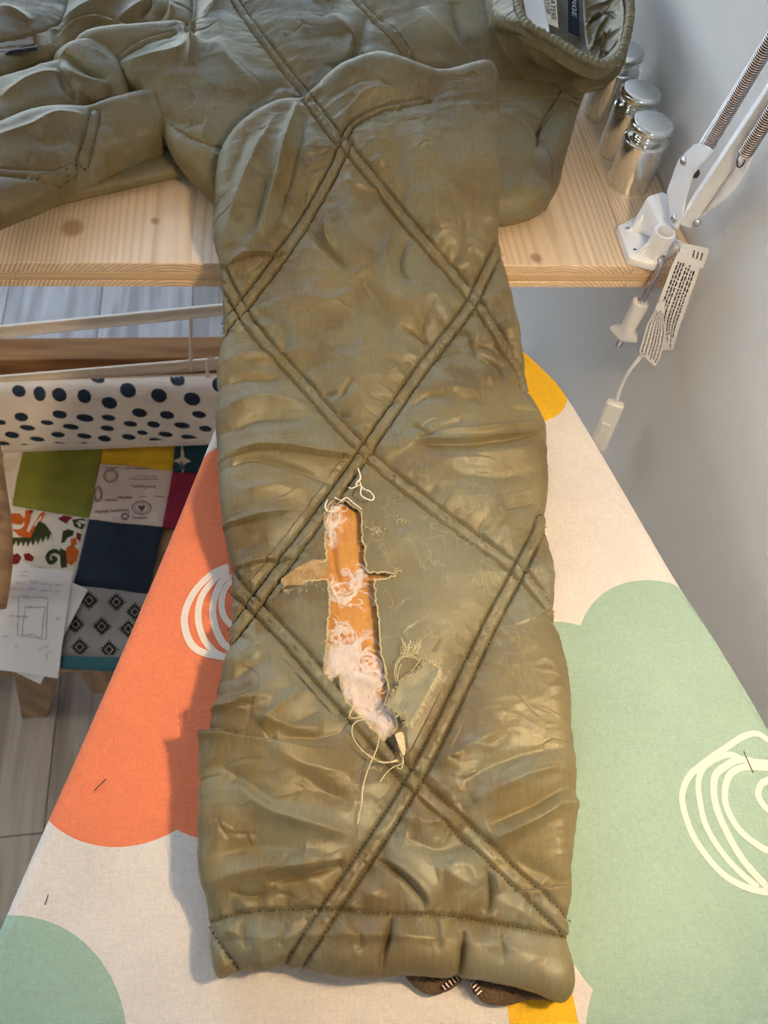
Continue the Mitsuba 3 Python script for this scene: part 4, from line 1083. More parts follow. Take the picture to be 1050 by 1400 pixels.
def thread(px, lift, r=0.00028, sub=10, wob=0.0):
    ln = slv.line(px, sub)
    z = base_z(ln) + np.interp(np.linspace(0, 1, len(ln)), np.linspace(0, 1, len(np.atleast_1d(lift))), np.atleast_1d(lift))
    return tube(np.c_[ln, z], r, 6)


for s in ([(240, 550), (225, 470), (235, 400), (270, 345), (340, 330), (420, 345)], [(262, 545), (240, 480), (245, 410), (290, 350), (360, 345), (430, 370)], [(250, 520), (262, 440), (280, 400)], [(360, 460), (410, 400), (440, 350)], [(330, 330), (290, 345), (260, 375), (240, 420)]):
    fringe.append(thread(E_(s), [0.004, 0.006, 0.005], 0.00022))
for x in np.linspace(275, 420, 26):
    y = 320 - 6 * rng.random()
    fringe.append(thread(E_([(x, y), (x + 12 + rng.normal(0, 8), y - 50), (x + 30 + rng.normal(0, 14), y - rng.uniform(60, 140))]), [0.003, 0.0045, 0.004], 0.00015, 4))
put('quilted_jacket__torn_sleeve__scrap_fringe', cat(fringe), 'thread_pale', True); tag('quilted_jacket__torn_sleeve__scrap_fringe', kind='stuff')
mat('tag_cloth', mikit.proc(lambda p, n, uv: mix((0.50, 0.37, 0.22), (0.62, 0.50, 0.32), nz(p.x * 900, p.y * 900, 0.0))), 0.8, 0.2)
tgp = Polygon(slv.on(np.array(E_([(222, 975), (250, 955), (296, 950), (304, 1010), (316, 1110), (308, 1160), (285, 1140), (262, 1090), (240, 1030)])))).buffer(0)
put('quilted_jacket__torn_sleeve__loose_shred', cat([field(tgp, 0.0005, lambda x, y: base_z(np.c_[x, y]) + 0.0045 + 0.0012 * fbm3(x / 0.004, y / 0.004, 0, 2, 1)), field(tgp, 0.0005, lambda x, y: base_z(np.c_[x, y]) + 0.0039 + 0.0012 * fbm3(x / 0.004, y / 0.004, 0, 2, 1))]), 'tag_cloth', True)
# loose yarns
loops = [thread(D_([(388, 80), (396, 120), (378, 150), (388, 135), (398, 160), (396, 190), (410, 205), (436, 214), (446, 200), (432, 178), (408, 165), (392, 150), (365, 160), (352, 155)]), [0.002, 0.006, 0.007, 0.005, 0.003], 0.00055), thread(D_([(300, 188), (322, 200), (345, 193), (368, 212), (392, 228), (402, 236)]), [0.001, 0.003, 0.002], 0.00042),
         thread(D_([(272, 195), (264, 215), (268, 235), (288, 240), (300, 230)]), [0.0, 0.001, 0.0], 0.0005)]
put('quilted_jacket__torn_sleeve__loose_yarn', cat(loops), 'thread_cream', True); tag('quilted_jacket__torn_sleeve__loose_yarn', 'cream yarn looped at the top of the tear')
long_ = [thread(D_([(540, 1190), (500, 1196), (450, 1188), (400, 1150), (366, 1100), (368, 1058), (400, 1040), (448, 1050), (466, 1090), (455, 1150), (425, 1220), (405, 1290), (398, 1360), (384, 1430)]), [0.003, 0.005, 0.006, 0.005, 0.004], 0.00035),
         thread(D_([(545, 1160), (552, 1200), (520, 1215), (495, 1235), (470, 1268)]), [0.003, 0.005, 0.003], 0.0003), thread(D_([(535, 1185), (480, 1200), (420, 1165), (395, 1150)]), [0.003, 0.005, 0.003], 0.00028), thread(D_([(548, 1150), (556, 1190), (548, 1222), (535, 1215)]), [0.004, 0.006, 0.003], 0.0003),
         thread(D_([(372, 980), (355, 1010), (362, 1030), (390, 1028), (410, 1022)]), [0.004, 0.005, 0.003], 0.00028), thread(D_([(505, 905), (498, 940), (480, 985), (475, 1000)]), [0.0, 0.0, 0.0], 0.0003), thread(D_([(380, 985), (365, 1000), (352, 1030), (380, 1030)]), [0.003, 0.005, 0.003], 0.00025)]
put('quilted_jacket__torn_sleeve__loose_yarn', cat(long_), 'thread_pale', True); tag('quilted_jacket__torn_sleeve__loose_yarn_001', 'long pale green thread curling from the bottom of the tear')
# small worn spots with broken yarns beside the tear
worn = []
for cx, cy, n, sp in ((450, 315, 30, 16), (550, 275, 22, 12), (118, 540, 14, 10), (540, 470, 14, 14), (190, 510, 40, 45)):
    for _ in range(n):
        x, y = cx + rng.normal(0, sp), cy + rng.normal(0, sp * 0.5)
        a = rng.uniform(0, 6.28); L = rng.uniform(5, 16)
        worn.append(thread(D_([(x, y), (x + L * 0.5 * math.cos(a), y + L * 0.5 * math.sin(a)), (x + L * math.cos(a + 0.6), y + L * math.sin(a + 0.6))]), [0.0008, 0.0016, 0.001], 0.00013, 3))
put('quilted_jacket__torn_sleeve__worn_spots', cat(worn), 'thread_pale', False); tag('quilted_jacket__torn_sleeve__worn_spots', kind='stuff')
# ------------------------------------------------------------------ three chrome weights against the wall
wt_prof = [(0.0, 0.0), (0.0200, 0.0), (0.0212, 0.0004), (0.0218, 0.0014), (0.0218, 0.0440), (0.0215, 0.0462), (0.0205, 0.0478), (0.0185, 0.0490), (0.0160, 0.0497), (0.0138, 0.0503), (0.0128, 0.0516), (0.0127, 0.0530), (0.0135, 0.0546), (0.0155, 0.0557), (0.0178, 0.0568), (0.0196, 0.0584), (0.0204, 0.0604), (0.0204, 0.0622), (0.0198, 0.0638), (0.0185, 0.0650), (0.0165, 0.0655), (0.0, 0.0656)]
pr = np.array(wt_prof)


def prof(a, b):
    return lathe(np.vstack([spline(pr[1:-1], 4)[4 * a:4 * b + 1]]), 72)


for i, (x, y, s, lb) in enumerate(((0.3815, 0.1255, 1.04, 'chrome knobbed weight standing nearest to the lamp clamp'), (0.3860, 0.1790, 1.04, 'chrome knobbed weight in the middle of the row of three'), (0.3870, 0.2500, 1.08, 'chrome knobbed weight half hidden by the jacket collar'))):
    nm = 'weight' if i == 0 else f'weight_{i:03d}'
    m = np.diag([s, s, s, 1.0]); m[:3, 3] = (x, y, TABLE_Z + 0.0002)
    sp_ = spline(pr[1:-1], 4)
    put(nm + '__body', moved(lathe(np.vstack([[0.0001, 0], sp_[:4 * 10 + 1]]), 80), m), 'chrome', 35)
    put(nm + '__knob', moved(lathe(np.vstack([sp_[4 * 10:], [0.0001, 0.0656]]), 80), m), 'chrome', 35)
    tag(nm, lb, 'weight', 'chrome weights along the wall')

# ------------------------------------------------------------------ the desk lamp clamped to the table's corner
tag('desk_lamp', 'white spring-arm desk lamp clamped to the corner of the pine table', 'lamp')
zb_ = TABLE_Z
A0, A1, A2 = at(846, 314, zb_ + 0.005)[:2], at(861, 356, zb_ + 0.005)[:2], at(893, 364, zb_ + 0.005)[:2]
A3, A4 = np.array([0.402, 0.022]), np.array([0.396, 0.075])
bp = [A0, A1, A2, A3, A4]
foot_m = m3.Manifold.batch_hull([m3.Manifold.sphere(0.0022, 12).translate([float(q[0]), float(q[1]), z]) for q in bp for z in (zb_ + 0.0024, zb_ + 0.0075)])
S_ = at(909, 318, zb_ + 0.034)
H_ = at(892, 277, zb_ + 0.030)
tower = hull_of([((0.366, 0.050, zb_ + 0.006), 0.004), ((0.396, 0.068, zb_ + 0.006), 0.004), ((0.398, 0.030, zb_ + 0.006), 0.004), ((H_[0], H_[1], H_[2]), 0.007), ((H_[0] + 0.010, H_[1] + 0.004, H_[2]), 0.007), ((S_[0] + 0.006, S_[1] + 0.006, zb_ + 0.026), 0.006)])
rib1 = hull_of([((0.352, 0.036, zb_ + 0.006), 0.0025), ((0.372, 0.040, zb_ + 0.006), 0.0025), ((H_[0] - 0.002, H_[1] - 0.004, H_[2] - 0.006), 0.003)])
rib2 = hull_of([((A1[0] + 0.006, A1[1] + 0.004, zb_ + 0.006), 0.0022), ((0.372, 0.014, zb_ + 0.006), 0.0025), ((S_[0] - 0.004, S_[1] + 0.002, zb_ + 0.027), 0.003)])
sock = m3.Manifold.cylinder(0.032, 0.0108, 0.0100, 40).translate([S_[0], S_[1], zb_ + 0.003])
hole_ = m3.Manifold.cylinder(0.06, 0.0076, 0.0076, 40).translate([S_[0], S_[1], zb_ + 0.014])
bolt_hole = m3.Manifold.cylinder(0.05, 0.0040, 0.0040, 24).rotate([90, 0, 0]).translate([0.3735, 0.02, zb_ + 0.012])
br = (foot_m + tower + rib1 + rib2 + sock) - hole_ - bolt_hole
put('desk_lamp__clamp_bracket', to_tm(br), 'white_plastic', 25)
scr = lathe([(0.0001, 0.0012), (0.0012, 0.0012), (0.0024, 0.0008), (0.0030, 0.0), (0.0001, 0.0)][::-1], 20)
for x, y in ((858, 313), (905, 346)):
    p = at(x, y, zb_ + 0.0098)
    put('desk_lamp__screw', cat([moved(scr, frame(p, [1, 0, 0], [0, 0, 1])), moved(trimesh.creation.box(extents=[0.0034, 0.0007, 0.0007]), frame(p + [0, 0, 0.0011], [1, 0.4, 0], [0, 0, 1])), moved(trimesh.creation.box(extents=[0.0007, 0.0034, 0.0007]), frame(p + [0, 0, 0.0011], [1, 0.4, 0], [0, 0, 1]))]), 'steel', 30)
p = at(868, 341, zb_ + 0.0098)
put('desk_lamp__screw_hole', moved(lathe([(0.0001, 0.0), (0.0016, 0.0)][::-1], 16), frame(p, [1, 0, 0], [0, 0, 1])), 'dark_plastic', False)
bx_, by_ = 0.3735, -0.0085
bolt_path = spline([(bx_, 0.012, zb_ + 0.012), (bx_, 0.002, zb_ + 0.0125), (bx_ + 0.0005, -0.0055, zb_ + 0.009), (bx_, by_, zb_ - 0.002), (bx_ - 0.0015, by_ - 0.0015, zb_ - 0.020), (bx_ - 0.003, by_ - 0.003, zb_ - 0.045), (bx_ - 0.005, by_ - 0.005, zb_ - 0.094)], 12)
put('desk_lamp__hook_bolt', tube(bolt_path, 0.0033, 16), 'steel', True)
th = []
for q in resample(bolt_path, 150)[112:]:
    th.append(moved(trimesh.creation.torus(0.0032, 0.00035, major_sections=16, minor_sections=5), frame(q, [1, 0, 0], [0.02, 0.02, 1])))
put('desk_lamp__hook_bolt__thread', cat(th), 'steel', True); tag('desk_lamp__hook_bolt__thread', kind='stuff')
nz0 = np.array([bx_ - 0.0044, by_ - 0.0042, zb_ - 0.084])
nut = to_tm((m3.Manifold.cylinder(0.034, 0.0078, 0.0086, 32).translate([0, 0, 0.014]) + hull_of([((-0.013, 0, 0.006), 0.0035), ((0, 0, 0.014), 0.007), ((0, 0, 0.003), 0.006)]) + hull_of([((0.013, 0, 0.006), 0.0035), ((0, 0, 0.014), 0.007), ((0, 0, 0.003), 0.006)])) - m3.Manifold.cylinder(0.09, 0.0036, 0.0036, 24).translate([0, 0, -0.01]))
put('desk_lamp__clamp_nut', moved(nut, frame(nz0, [0.8, -0.6, 0], [0.045, 0.045, 1])), 'white_plastic', 30)
# arm: side plates, square tubes, springs
AX = 0.385


def ax(x, y, k=0.0): return atx(x, y, AX + k)


foot_p, top_dir = ax(926, 306), None
arm_a, arm_b = ax(937, 304), ax(1064, 116)
ad = (arm_b - arm_a) / np.linalg.norm(arm_b - arm_a)
elbow = arm_a + ad * 0.36


def bar(a, b, w, h, side, r=0.0012):
    """A square bar from a to b; side = direction of its width."""
    L = np.linalg.norm(b - a)
    return moved(bevel_box([-w / 2, -h / 2, 0], [w / 2, h / 2, L], r, 2), frame(a, side, b - a))


s_ = np.array([0.93, -0.36, 0.0])
put('desk_lamp__arm_bar', bar(arm_a, elbow, 0.0130, 0.0110, s_), 'white_enamel', 30)
off = ax(985, 180) - (arm_a + ad * np.dot(ax(985, 180) - arm_a, ad))
# the twisted plate with a window, from the pivot to the first spring
q = [ax(x, y, -0.009) for x, y in ((917, 303), (924, 312), (931, 296), (936, 268), (945, 238), (961, 220), (972, 206), (962, 199), (950, 197), (938, 208), (927, 220), (912, 262))]


def plate(pts3, t, shift=0.0):
    """A flat plate in the plane x = AX + shift with the traced outline."""
    pl = Polygon([(p[1], p[2]) for p in pts3]).buffer(0.0012).buffer(-0.0008)
    m = trimesh.creation.extrude_polygon(pl, t, engine='earcut')
    v = m.vertices.copy()
    m.vertices = np.c_[v[:, 2] + AX + shift, v[:, 0], v[:, 1]]
    m.fix_normals()
    return m


put('desk_lamp__side_plate', plate(q, 0.0022, -0.009), 'white_enamel', 25)
put('desk_lamp__side_plate', plate([ax(x, y, 0.006) for x, y in ((940, 306), (962, 292), (990, 272), (1006, 252), (1018, 232), (1027, 212), (1020, 205), (1010, 208), (1000, 226), (978, 256), (950, 284))], 0.0022, 0.006), 'white_enamel', 25)
for (x, y, k) in ((935, 220, -0.0095), (922, 299, -0.0095)):
    p = ax(x, y, k)
    put('desk_lamp__pivot_bolt', moved(lathe([(0.0001, 0.0), (0.0036, 0.0), (0.0034, 0.0015), (0.0024, 0.0024), (0.0001, 0.0027)], 24), frame(p, [0, 0, 1], [-1, -0.15, 0.1])), 'steel', 35)
p = ax(953, 304, 0.004)
put('desk_lamp__pivot_bolt', moved(lathe([(0.0001, 0.0), (0.0036, 0.0), (0.0034, 0.0015), (0.0024, 0.0024), (0.0001, 0.0027)], 24), frame(p, [0, 0, 1], [-0.2, -1, 0.1])), 'steel', 35)
put('desk_lamp__stop_block', moved(bevel_box([-0.004, -0.003, -0.003], [0.004, 0.003, 0.003], 0.0008), frame(ax(950, 236), [0, 1, 0], ad)), 'dark_plastic', 30)


def coil(a, b, R, wire, pitch):
    L = np.linalg.norm(b - a)
    n = int(L / pitch)
    t = np.linspace(0, 1, n * 14)
    m = frame(a, [1, 0, 0], b - a)
    pts = np.c_[R * np.cos(t * n * 2 * math.pi), R * np.sin(t * n * 2 * math.pi), t * L]
    return tube(pts @ m[:3, :3].T + m[:3, 3], wire, 5)


for (a, b) in (((966, 203), (1056, 52)), ((1019, 210), (1062, 142))):
    a3, b3 = ax(*a), ax(*b)
    d_ = (b3 - a3) / np.linalg.norm(b3 - a3)
    end = a3 + d_ * 0.30
    put('desk_lamp__spring', coil(a3, end, 0.0050, 0.00088, 0.0019), 'spring_steel', True)
    put('desk_lamp__spring_core', tube([a3 - d_ * 0.006, end], 0.0030, 10), 'white_enamel', True)
    hk = [a3 + np.array([0, 0.005 * math.cos(t), 0.0]) - d_ * 0.006 * (1 + math.sin(t)) for t in np.linspace(-0.6, 3.7, 16)]
    put('desk_lamp__spring_hook', tube(np.array(hk), 0.0006, 6), 'dark_plastic', True)
put('desk_lamp__arm_bar', bar(ax(955, 203), ax(955, 203) + ad * 0.34, 0.0035, 0.007, s_, 0.0008), 'white_enamel', 30)
# beyond the frame: elbow, forearm and head
HEAD = np.array([0.29, -0.50, 1.26])                       # the bulb; the shade's rim lies 11 cm below it
hz = HEAD - np.array([0.16, -0.29, 0.69]); hz /= np.linalg.norm(hz)
fore = HEAD + hz * 0.065
put('desk_lamp__elbow', to_tm(hull_of([(elbow, 0.014), (elbow + ad * 0.03, 0.012)])), 'white_enamel', 30)
put('desk_lamp__forearm', bar(elbow + ad * 0.02, fore, 0.011, 0.011, np.array([1.0, 0, 0])), 'white_enamel', 30)
put('desk_lamp__shade', moved(lathe([(0.073, -0.108), (0.075, -0.108), (0.072, -0.07), (0.060, 0.01), (0.040, 0.045), (0.020, 0.06), (0.0001, 0.062), (0.0001, 0.058), (0.019, 0.056), (0.037, 0.042), (0.057, 0.01), (0.070, -0.07), (0.073, -0.108)], 48), frame(HEAD, [1, 0, 0], hz)), 'white_enamel', 35)
scene['desk_lamp__bulb'] = mikit.ply(moved(lathe([(0.0002, -0.030), (0.016, -0.026), (0.027, -0.014), (0.030, 0.004), (0.026, 0.02), (0.014, 0.04)], 40), frame(HEAD, [1, 0, 0], hz)), 'white_plastic', smooth=True,
                                     emitter={'type': 'area', 'radiance': {'type': 'rgb', 'value': [LAMP_POWER * c for c in (1.0, 0.74, 0.43)]}})
# cord, switch and paper tag
cord = spline(np.array([at(903, 330, TABLE_Z + 0.02) + [0.018, 0.0, 0.0], aty(935, 352, -0.022), aty(925, 400, -0.022), aty(900, 450, -0.024), aty(876, 487, -0.028), ax(861, 506), ax(850, 526), ax(843, 548)]), 12)
put('desk_lamp__cord', tube(cord, 0.0021, 12), 'white_plastic', True)
sa, sb_ = ax(842, 549), ax(816, 612)
sw = frame((sa + sb_) / 2, [0.85, -0.5, 0.0], sa - sb_)
Ls = np.linalg.norm(sa - sb_)
put('desk_lamp__inline_switch', moved(bevel_box([-0.0105, -0.006, -Ls / 2], [0.0105, 0.006, Ls / 2], 0.0042, 3), sw), 'white_plastic', 30)
put('desk_lamp__inline_switch__rocker', moved(bevel_box([-0.0055, -0.0078, -0.012], [0.0055, -0.005, 0.008], 0.0012, 2), sw), 'white_plastic', 30)
cord2 = spline(np.array([sb_ + (sa - sb_) * 0.03, sb_ - [0.0, 0.0, 0.05], sb_ + [0.0, 0.05, -0.25], sb_ + [0.01, 0.12, -0.44], sb_ + [0.012, 0.3, -0.492]]), 12)
put('desk_lamp__cord', tube(cord2, 0.0021, 12), 'white_plastic', True)


def tag_strip(rows, y0, t=0.0004):
    """A paper strip through rows of (left px, right px), hanging at depth y0 with a fold; returns mesh and a function that places text on it."""
    n = len(rows)
    Lp = np.array([aty(*r[0], y0 + r[2]) for r in rows]); Rp = np.array([aty(*r[1], y0 + r[3]) for r in rows])
    k = 6
    g = np.stack([Lp + (Rp - Lp) * j / k for j in range(k + 1)], 1).reshape(-1, 3)
    i, j = np.meshgrid(np.arange(n - 1), np.arange(k), indexing='ij')
    a = i * (k + 1) + j
    q = np.stack([a, a + 1, a + k + 2, a + k + 1], -1).reshape(-1, 4)
    f = np.vstack([q[:, [0, 2, 1]], q[:, [0, 3, 2]]])
    m = trimesh.Trimesh(np.vstack([g, g + [0, t, 0]]), np.vstack([f, f[:, ::-1] + len(g)]), process=False)

    def place(u, v):
        v = np.clip(v, 0, 1) * (n - 1)
        kk = np.minimum(v.astype(int), n - 2); fr_ = (v - kk)[:, None]
        l = Lp[kk] * (1 - fr_) + Lp[kk + 1] * fr_; r = Rp[kk] * (1 - fr_) + Rp[kk + 1] * fr_
        return l + (r - l) * u[:, None] + [0, -0.0003, 0]
    return m, place


def fine_print(place, cols, v0, v1, seed):
    """Rows of fine print that run along the strip, too small to read: dark dashes of word length."""
    r = np.random.default_rng(seed)
    ms = []
    for c in cols:
        v = v0 + r.uniform(0, 0.04)
        vend = v1 - r.uniform(0, 0.12)
        while v < vend:
            L = r.uniform(0.012, 0.05)
            w = 0.028
            quad = place(np.array([c - w, c + w, c + w, c - w]), np.array([v, v, v + L, v + L]))
            ms.append(trimesh.Trimesh(quad, [[0, 1, 2], [0, 2, 3]], process=False))
            v += L + 0.010
    return cat(ms)


Z5 = lambda x, y: (850 + x / 7, 320 + y / 7)
m_, pl_ = tag_strip([(Z5(540, 165), Z5(770, 265), 0, 0), (Z5(470, 330), Z5(705, 460), 0, 0), (Z5(400, 520), Z5(640, 640), 0, 0), (Z5(345, 660), Z5(590, 790), 0, 0), (Z5(320, 760), Z5(560, 870), 0.002, 0), (Z5(330, 880), Z5(530, 960), 0.004, 0), (Z5(390, 1110), Z5(490, 1112), 0.004, 0)], -0.031)
put('desk_lamp__paper_tag', m_, 'paper', False); tag('desk_lamp__paper_tag', 'white folded warning tag with rows of fine print on the lamp cord')
put('desk_lamp__paper_tag__fine_print', fine_print(pl_, (0.16, 0.26, 0.36, 0.50, 0.60, 0.72, 0.82), 0.06, 0.97, 1), 'ink', False); tag('desk_lamp__paper_tag__fine_print', kind='stuff')
m_, pl_ = tag_strip([(Z5(345, 655), Z5(420, 640), 0, 0), (Z5(300, 770), Z5(400, 810), 0, 0.001), (Z5(245, 860), Z5(420, 930), 0, 0.001), (Z5(205, 1000), Z5(400, 1070), 0, 0.001), (Z5(165, 1128), Z5(365, 1190), 0, 0.0), (Z5(200, 1160), Z5(318, 1268), 0, 0)], -0.033)
put('desk_lamp__paper_tag', m_, 'paper', False)
put('desk_lamp__paper_tag_001__fine_print', fine_print(pl_, (0.12, 0.28, 0.44, 0.58, 0.72, 0.88), 0.1, 0.92, 2), 'ink', False); tag('desk_lamp__paper_tag_001__fine_print', kind='stuff')
m_, pl_ = tag_strip([(Z5(570, 85), Z5(840, 140), 0, 0), (Z5(560, 160), Z5(800, 270), 0, 0), (Z5(520, 220), Z5(775, 330), 0, 0)], -0.024)
put('desk_lamp__paper_tag', m_, 'paper', False)
put('desk_lamp__paper_tag_002__fine_print', fine_print(pl_, (0.5, 0.65, 0.8), 0.2, 0.6, 3), 'ink', False); tag('desk_lamp__paper_tag_002__fine_print', kind='stuff')
# ------------------------------------------------------------------ under the table at the left: day bed with quilt, papers, rails
QZ = 0.30
SEAT_T = QZ - 0.004
wood_parts = 'low wooden seat with a patchwork quilt laid over it, beside the ironing board'
tag('low_bench', 'low wooden bench with tapered leg, standing under the patchwork quilt', 'bench')
bx0, by0, bx1, by1 = -0.345, -0.190, 0.02, 0.20
put('low_bench__seat', bevel_box([bx0, by0, QZ - 0.045], [bx1, by1, SEAT_T - 0.003], 0.006), 'oak')


def leg(top, bot, wt, wb):
    a = [m3.Manifold.sphere(0.003, 12).translate([top[0] + sx * wt / 2, top[1] + sy * wt / 2, top[2]]) for sx in (-1, 1) for sy in (-1, 1)]
    b = [m3.Manifold.sphere(0.003, 12).translate([bot[0] + sx * wb / 2, bot[1] + sy * wb / 2, bot[2]]) for sx in (-1, 1) for sy in (-1, 1)]
    return to_tm(m3.Manifold.batch_hull(a + b))


lb = at(48, 983, 0.0)
for (tx, ty, qx, qy) in ((-0.300, -0.150, lb[0], lb[1] + 0.022), (-0.315, 0.165, -0.33, 0.165), (-0.01, -0.15, 0.0, -0.15), (-0.01, 0.165, 0.0, 0.165)):
    put('low_bench__leg', leg((tx, ty, QZ - 0.05), (qx, qy, 0.0035), 0.052, 0.034), 'oak', 30)
put('low_bench__side_panel', bevel_box([-0.275, -0.150, 0.055], [-0.02, -0.132, QZ - 0.047], 0.003), 'oak')
ar = [at(-16, 600, 0.40), at(-8, 660, 0.40), at(0, 720, 0.395), at(0, 775, 0.385), at(-8, 830, 0.375)]
tag('armchair', 'chair of which only the brown wooden arm shows, at the left edge beside the quilt', 'chair')
put('armchair__armrest', tube(spline(np.array(ar), 8), 0.013, 16), 'oak', True)
for q in (ar[0], ar[3]):
    put('armchair__leg', leg((q[0] - 0.008, q[1], q[2] - 0.008), (q[0] - 0.19, q[1], 0.0035), 0.02, 0.024), 'oak', 30)
put('armchair__side_rail', tube([(ar[0][0] - 0.09, ar[0][1], 0.2), (ar[3][0] - 0.09, ar[3][1], 0.2)], 0.010, 12), 'oak', True)

tag('patchwork_quilt', 'patchwork quilt of green, yellow, navy, floral and printed squares on the low bench', 'quilt')


def cloth_mat(name, fn, bump=0.0004):
    bumped(name, mikit.proc(fn), lambda p, n, uv: fb(p.x * 700, p.y * 700, 1.0), bump, 0.85, 0.15, sheen=0.3)


plain = lambda a, b: (lambda p, n, uv: mix(a, b, fb(p.x * 40, p.y * 40, 2.0)))
cloth_mat('cloth_green', plain((0.20, 0.21, 0.036), (0.31, 0.33, 0.06)))
cloth_mat('cloth_yellow', plain((0.625, 0.375, 0.025), (0.825, 0.525, 0.037)))
cloth_mat('cloth_navy', plain((0.016, 0.026, 0.045), (0.028, 0.044, 0.07)))
cloth_mat('cloth_magenta', plain((0.2, 0.018, 0.045), (0.28, 0.03, 0.065)))
cloth_mat('cloth_teal', plain((0.035, 0.12, 0.14), (0.05, 0.15, 0.18)))
cloth_mat('cloth_dark_teal', plain((0.012, 0.045, 0.065), (0.02, 0.07, 0.09)))
cloth_mat('cloth_white', plain((0.775, 0.7, 0.625), (0.85, 0.825, 0.75)))
cloth_mat('cloth_pinkish', plain((0.65, 0.537, 0.512), (0.8, 0.688, 0.65)))
cloth_mat('cloth_grey', plain((0.26, 0.25, 0.25), (0.34, 0.325, 0.32)))
cloth_mat('cloth_red', plain((0.57, 0.057, 0.057), (0.76, 0.114, 0.076)))
for nm, c in (('print_orange', (0.62, 0.13, 0.02)), ('print_leaf', (0.045, 0.06, 0.022)), ('print_red', (0.22, 0.02, 0.03)), ('print_black', (0.02, 0.018, 0.018)), ('print_brown', (0.16, 0.09, 0.08)), ('print_star', (0.55, 0.50, 0.45)), ('print_amber', (0.70, 0.33, 0.04))):
    mat(nm, c, 0.85, 0.15)


def quad_patch(name, c, material, seed, fold=0.0, z=QZ, label=None, step=0.0025):
    c = [at(x, y, z) for x, y in c]
    n, m = 26, 26
    u, v = np.meshgrid(np.linspace(0, 1, m), np.linspace(0, 1, n))
    P = ((1 - v) * (1 - u))[..., None] * c[0] + ((1 - v) * u)[..., None] * c[1] + (v * u)[..., None] * c[2] + (v * (1 - u))[..., None] * c[3]
    e = np.minimum(np.minimum(u, 1 - u), np.minimum(v, 1 - v))
    P[..., 2] += 0.004 * (1 - np.exp(-e / 0.05)) + 0.004 * (fbm3(P[..., 0] / 0.05, P[..., 1] / 0.03, seed, 2, seed) - 0.5) + fold * np.sin(v * 14 + 1.5 * u) * (e > 0) * 0.5
    i, j = np.meshgrid(np.arange(n - 1), np.arange(m - 1), indexing='ij')
    a = i * m + j
    q = np.stack([a, a + 1, a + m + 1, a + m], -1).reshape(-1, 4)
    f = np.vstack([q[:, [0, 2, 1]], q[:, [0, 3, 2]]])
    v3 = P.reshape(-1, 3)
    lo = v3.copy(); lo[:, 2] = z - 0.0035
    rim = np.r_[np.arange(m), np.arange(1, n) * m + m - 1, (n - 1) * m + np.arange(m - 2, -1, -1), np.arange(n - 2, 0, -1) * m]
    r2 = np.roll(rim, -1)
    sk = np.vstack([np.stack([rim, r2, r2 + len(v3)], 1), np.stack([rim, r2 + len(v3), rim + len(v3)], 1)])
    mesh = trimesh.Trimesh(np.vstack([v3, lo]), np.vstack([f, sk]), process=False)
    key = put('patchwork_quilt__' + name, mesh, material, 40)
    if label: tag(key, label)
    tr = cKDTree(v3[:, :2])
    return key, (lambda xy: v3[tr.query(xy)[1], 2])


def print_on(key, zf, polys_px, material, name='print', z=QZ, lift=0.0007, apart=False):
    """Flat printed shapes on a patch: traced outlines, triangulated and laid just on the cloth."""
    ms = []
    for pp in polys_px:
        xy = np.array([at(x, y, z)[:2] for x, y in pp])
        g = Polygon(xy).buffer(0)
        for g1 in getattr(g, 'geoms', [g]):
            if g1.area < 1e-9: continue
            g1 = g1.segmentize(0.004)
            tv, tf = trimesh.creation.triangulate_polygon(g1, engine='earcut')
            ms.append(trimesh.Trimesh(np.c_[tv, zf(tv) + lift], tf, process=False))
    for m in (ms if apart else [cat(ms)]): k = put(key + '__' + name, m, material, False)
    return k


def line_px(pts, w):
    p = spline(np.array(pts, float), 6)
    return list(LineString(p).buffer(w / 2, quad_segs=3).exterior.coords)


quad_patch('patch', [(4, 606), (33, 606), (17, 694), (2, 694)], 'cloth_white', 1, 0.003, label='white and amber printed square at the quilt edge')
k_, f_ = 'patchwork_quilt__patch', None
kk, zf = quad_patch('patch', [(33, 606), (141, 606), (122, 709), (15, 690)], 'cloth_green', 2, 0.003, label='plain green square')
kk, zf = quad_patch('patch', [(141, 604), (240, 604), (236, 643), (137, 634)], 'cloth_yellow', 3, 0.002, label='plain yellow square')
kk, zf = quad_patch('patch', [(137, 634), (236, 643), (222, 722), (121, 711)], 'cloth_pinkish', 4, label='pinkish square printed with scripts and postmarks')
T4 = lambda l: [(120 + x / 6.176, 600 + y / 6.176) for x, y in l]
rg_ = np.random.default_rng(5)
scr_ = []
for (cx, cy, rx, ry) in ((200, 330, 58, 55), (90, 480, 35, 60), (460, 595, 78, 55), (320, 668, 30, 24)):
    for s1 in (1.0, 0.72):
        for h0 in (0.0, math.pi):
            scr_.append(T4(line_px([(cx + rx * s1 * math.cos(t), cy + ry * s1 * math.sin(t)) for t in np.linspace(h0, h0 + 3.1, 12)], 8 if s1 == 1 else 4)))
scr_.append(T4([(460, 630), (430, 590), (440, 572), (460, 585), (480, 572), (492, 590)]))


def scribble(x0, y0, x1, amp, n, w, slope=0.0):
    xs = np.linspace(x0, x1, n)
    pts = [(x + rg_.normal(0, 2), y0 + slope * (x - x0) + amp * (1 if i % 2 else -1) * rg_.uniform(0.3, 1)) for i, x in enumerate(xs)]
    return line_px(pts, w)


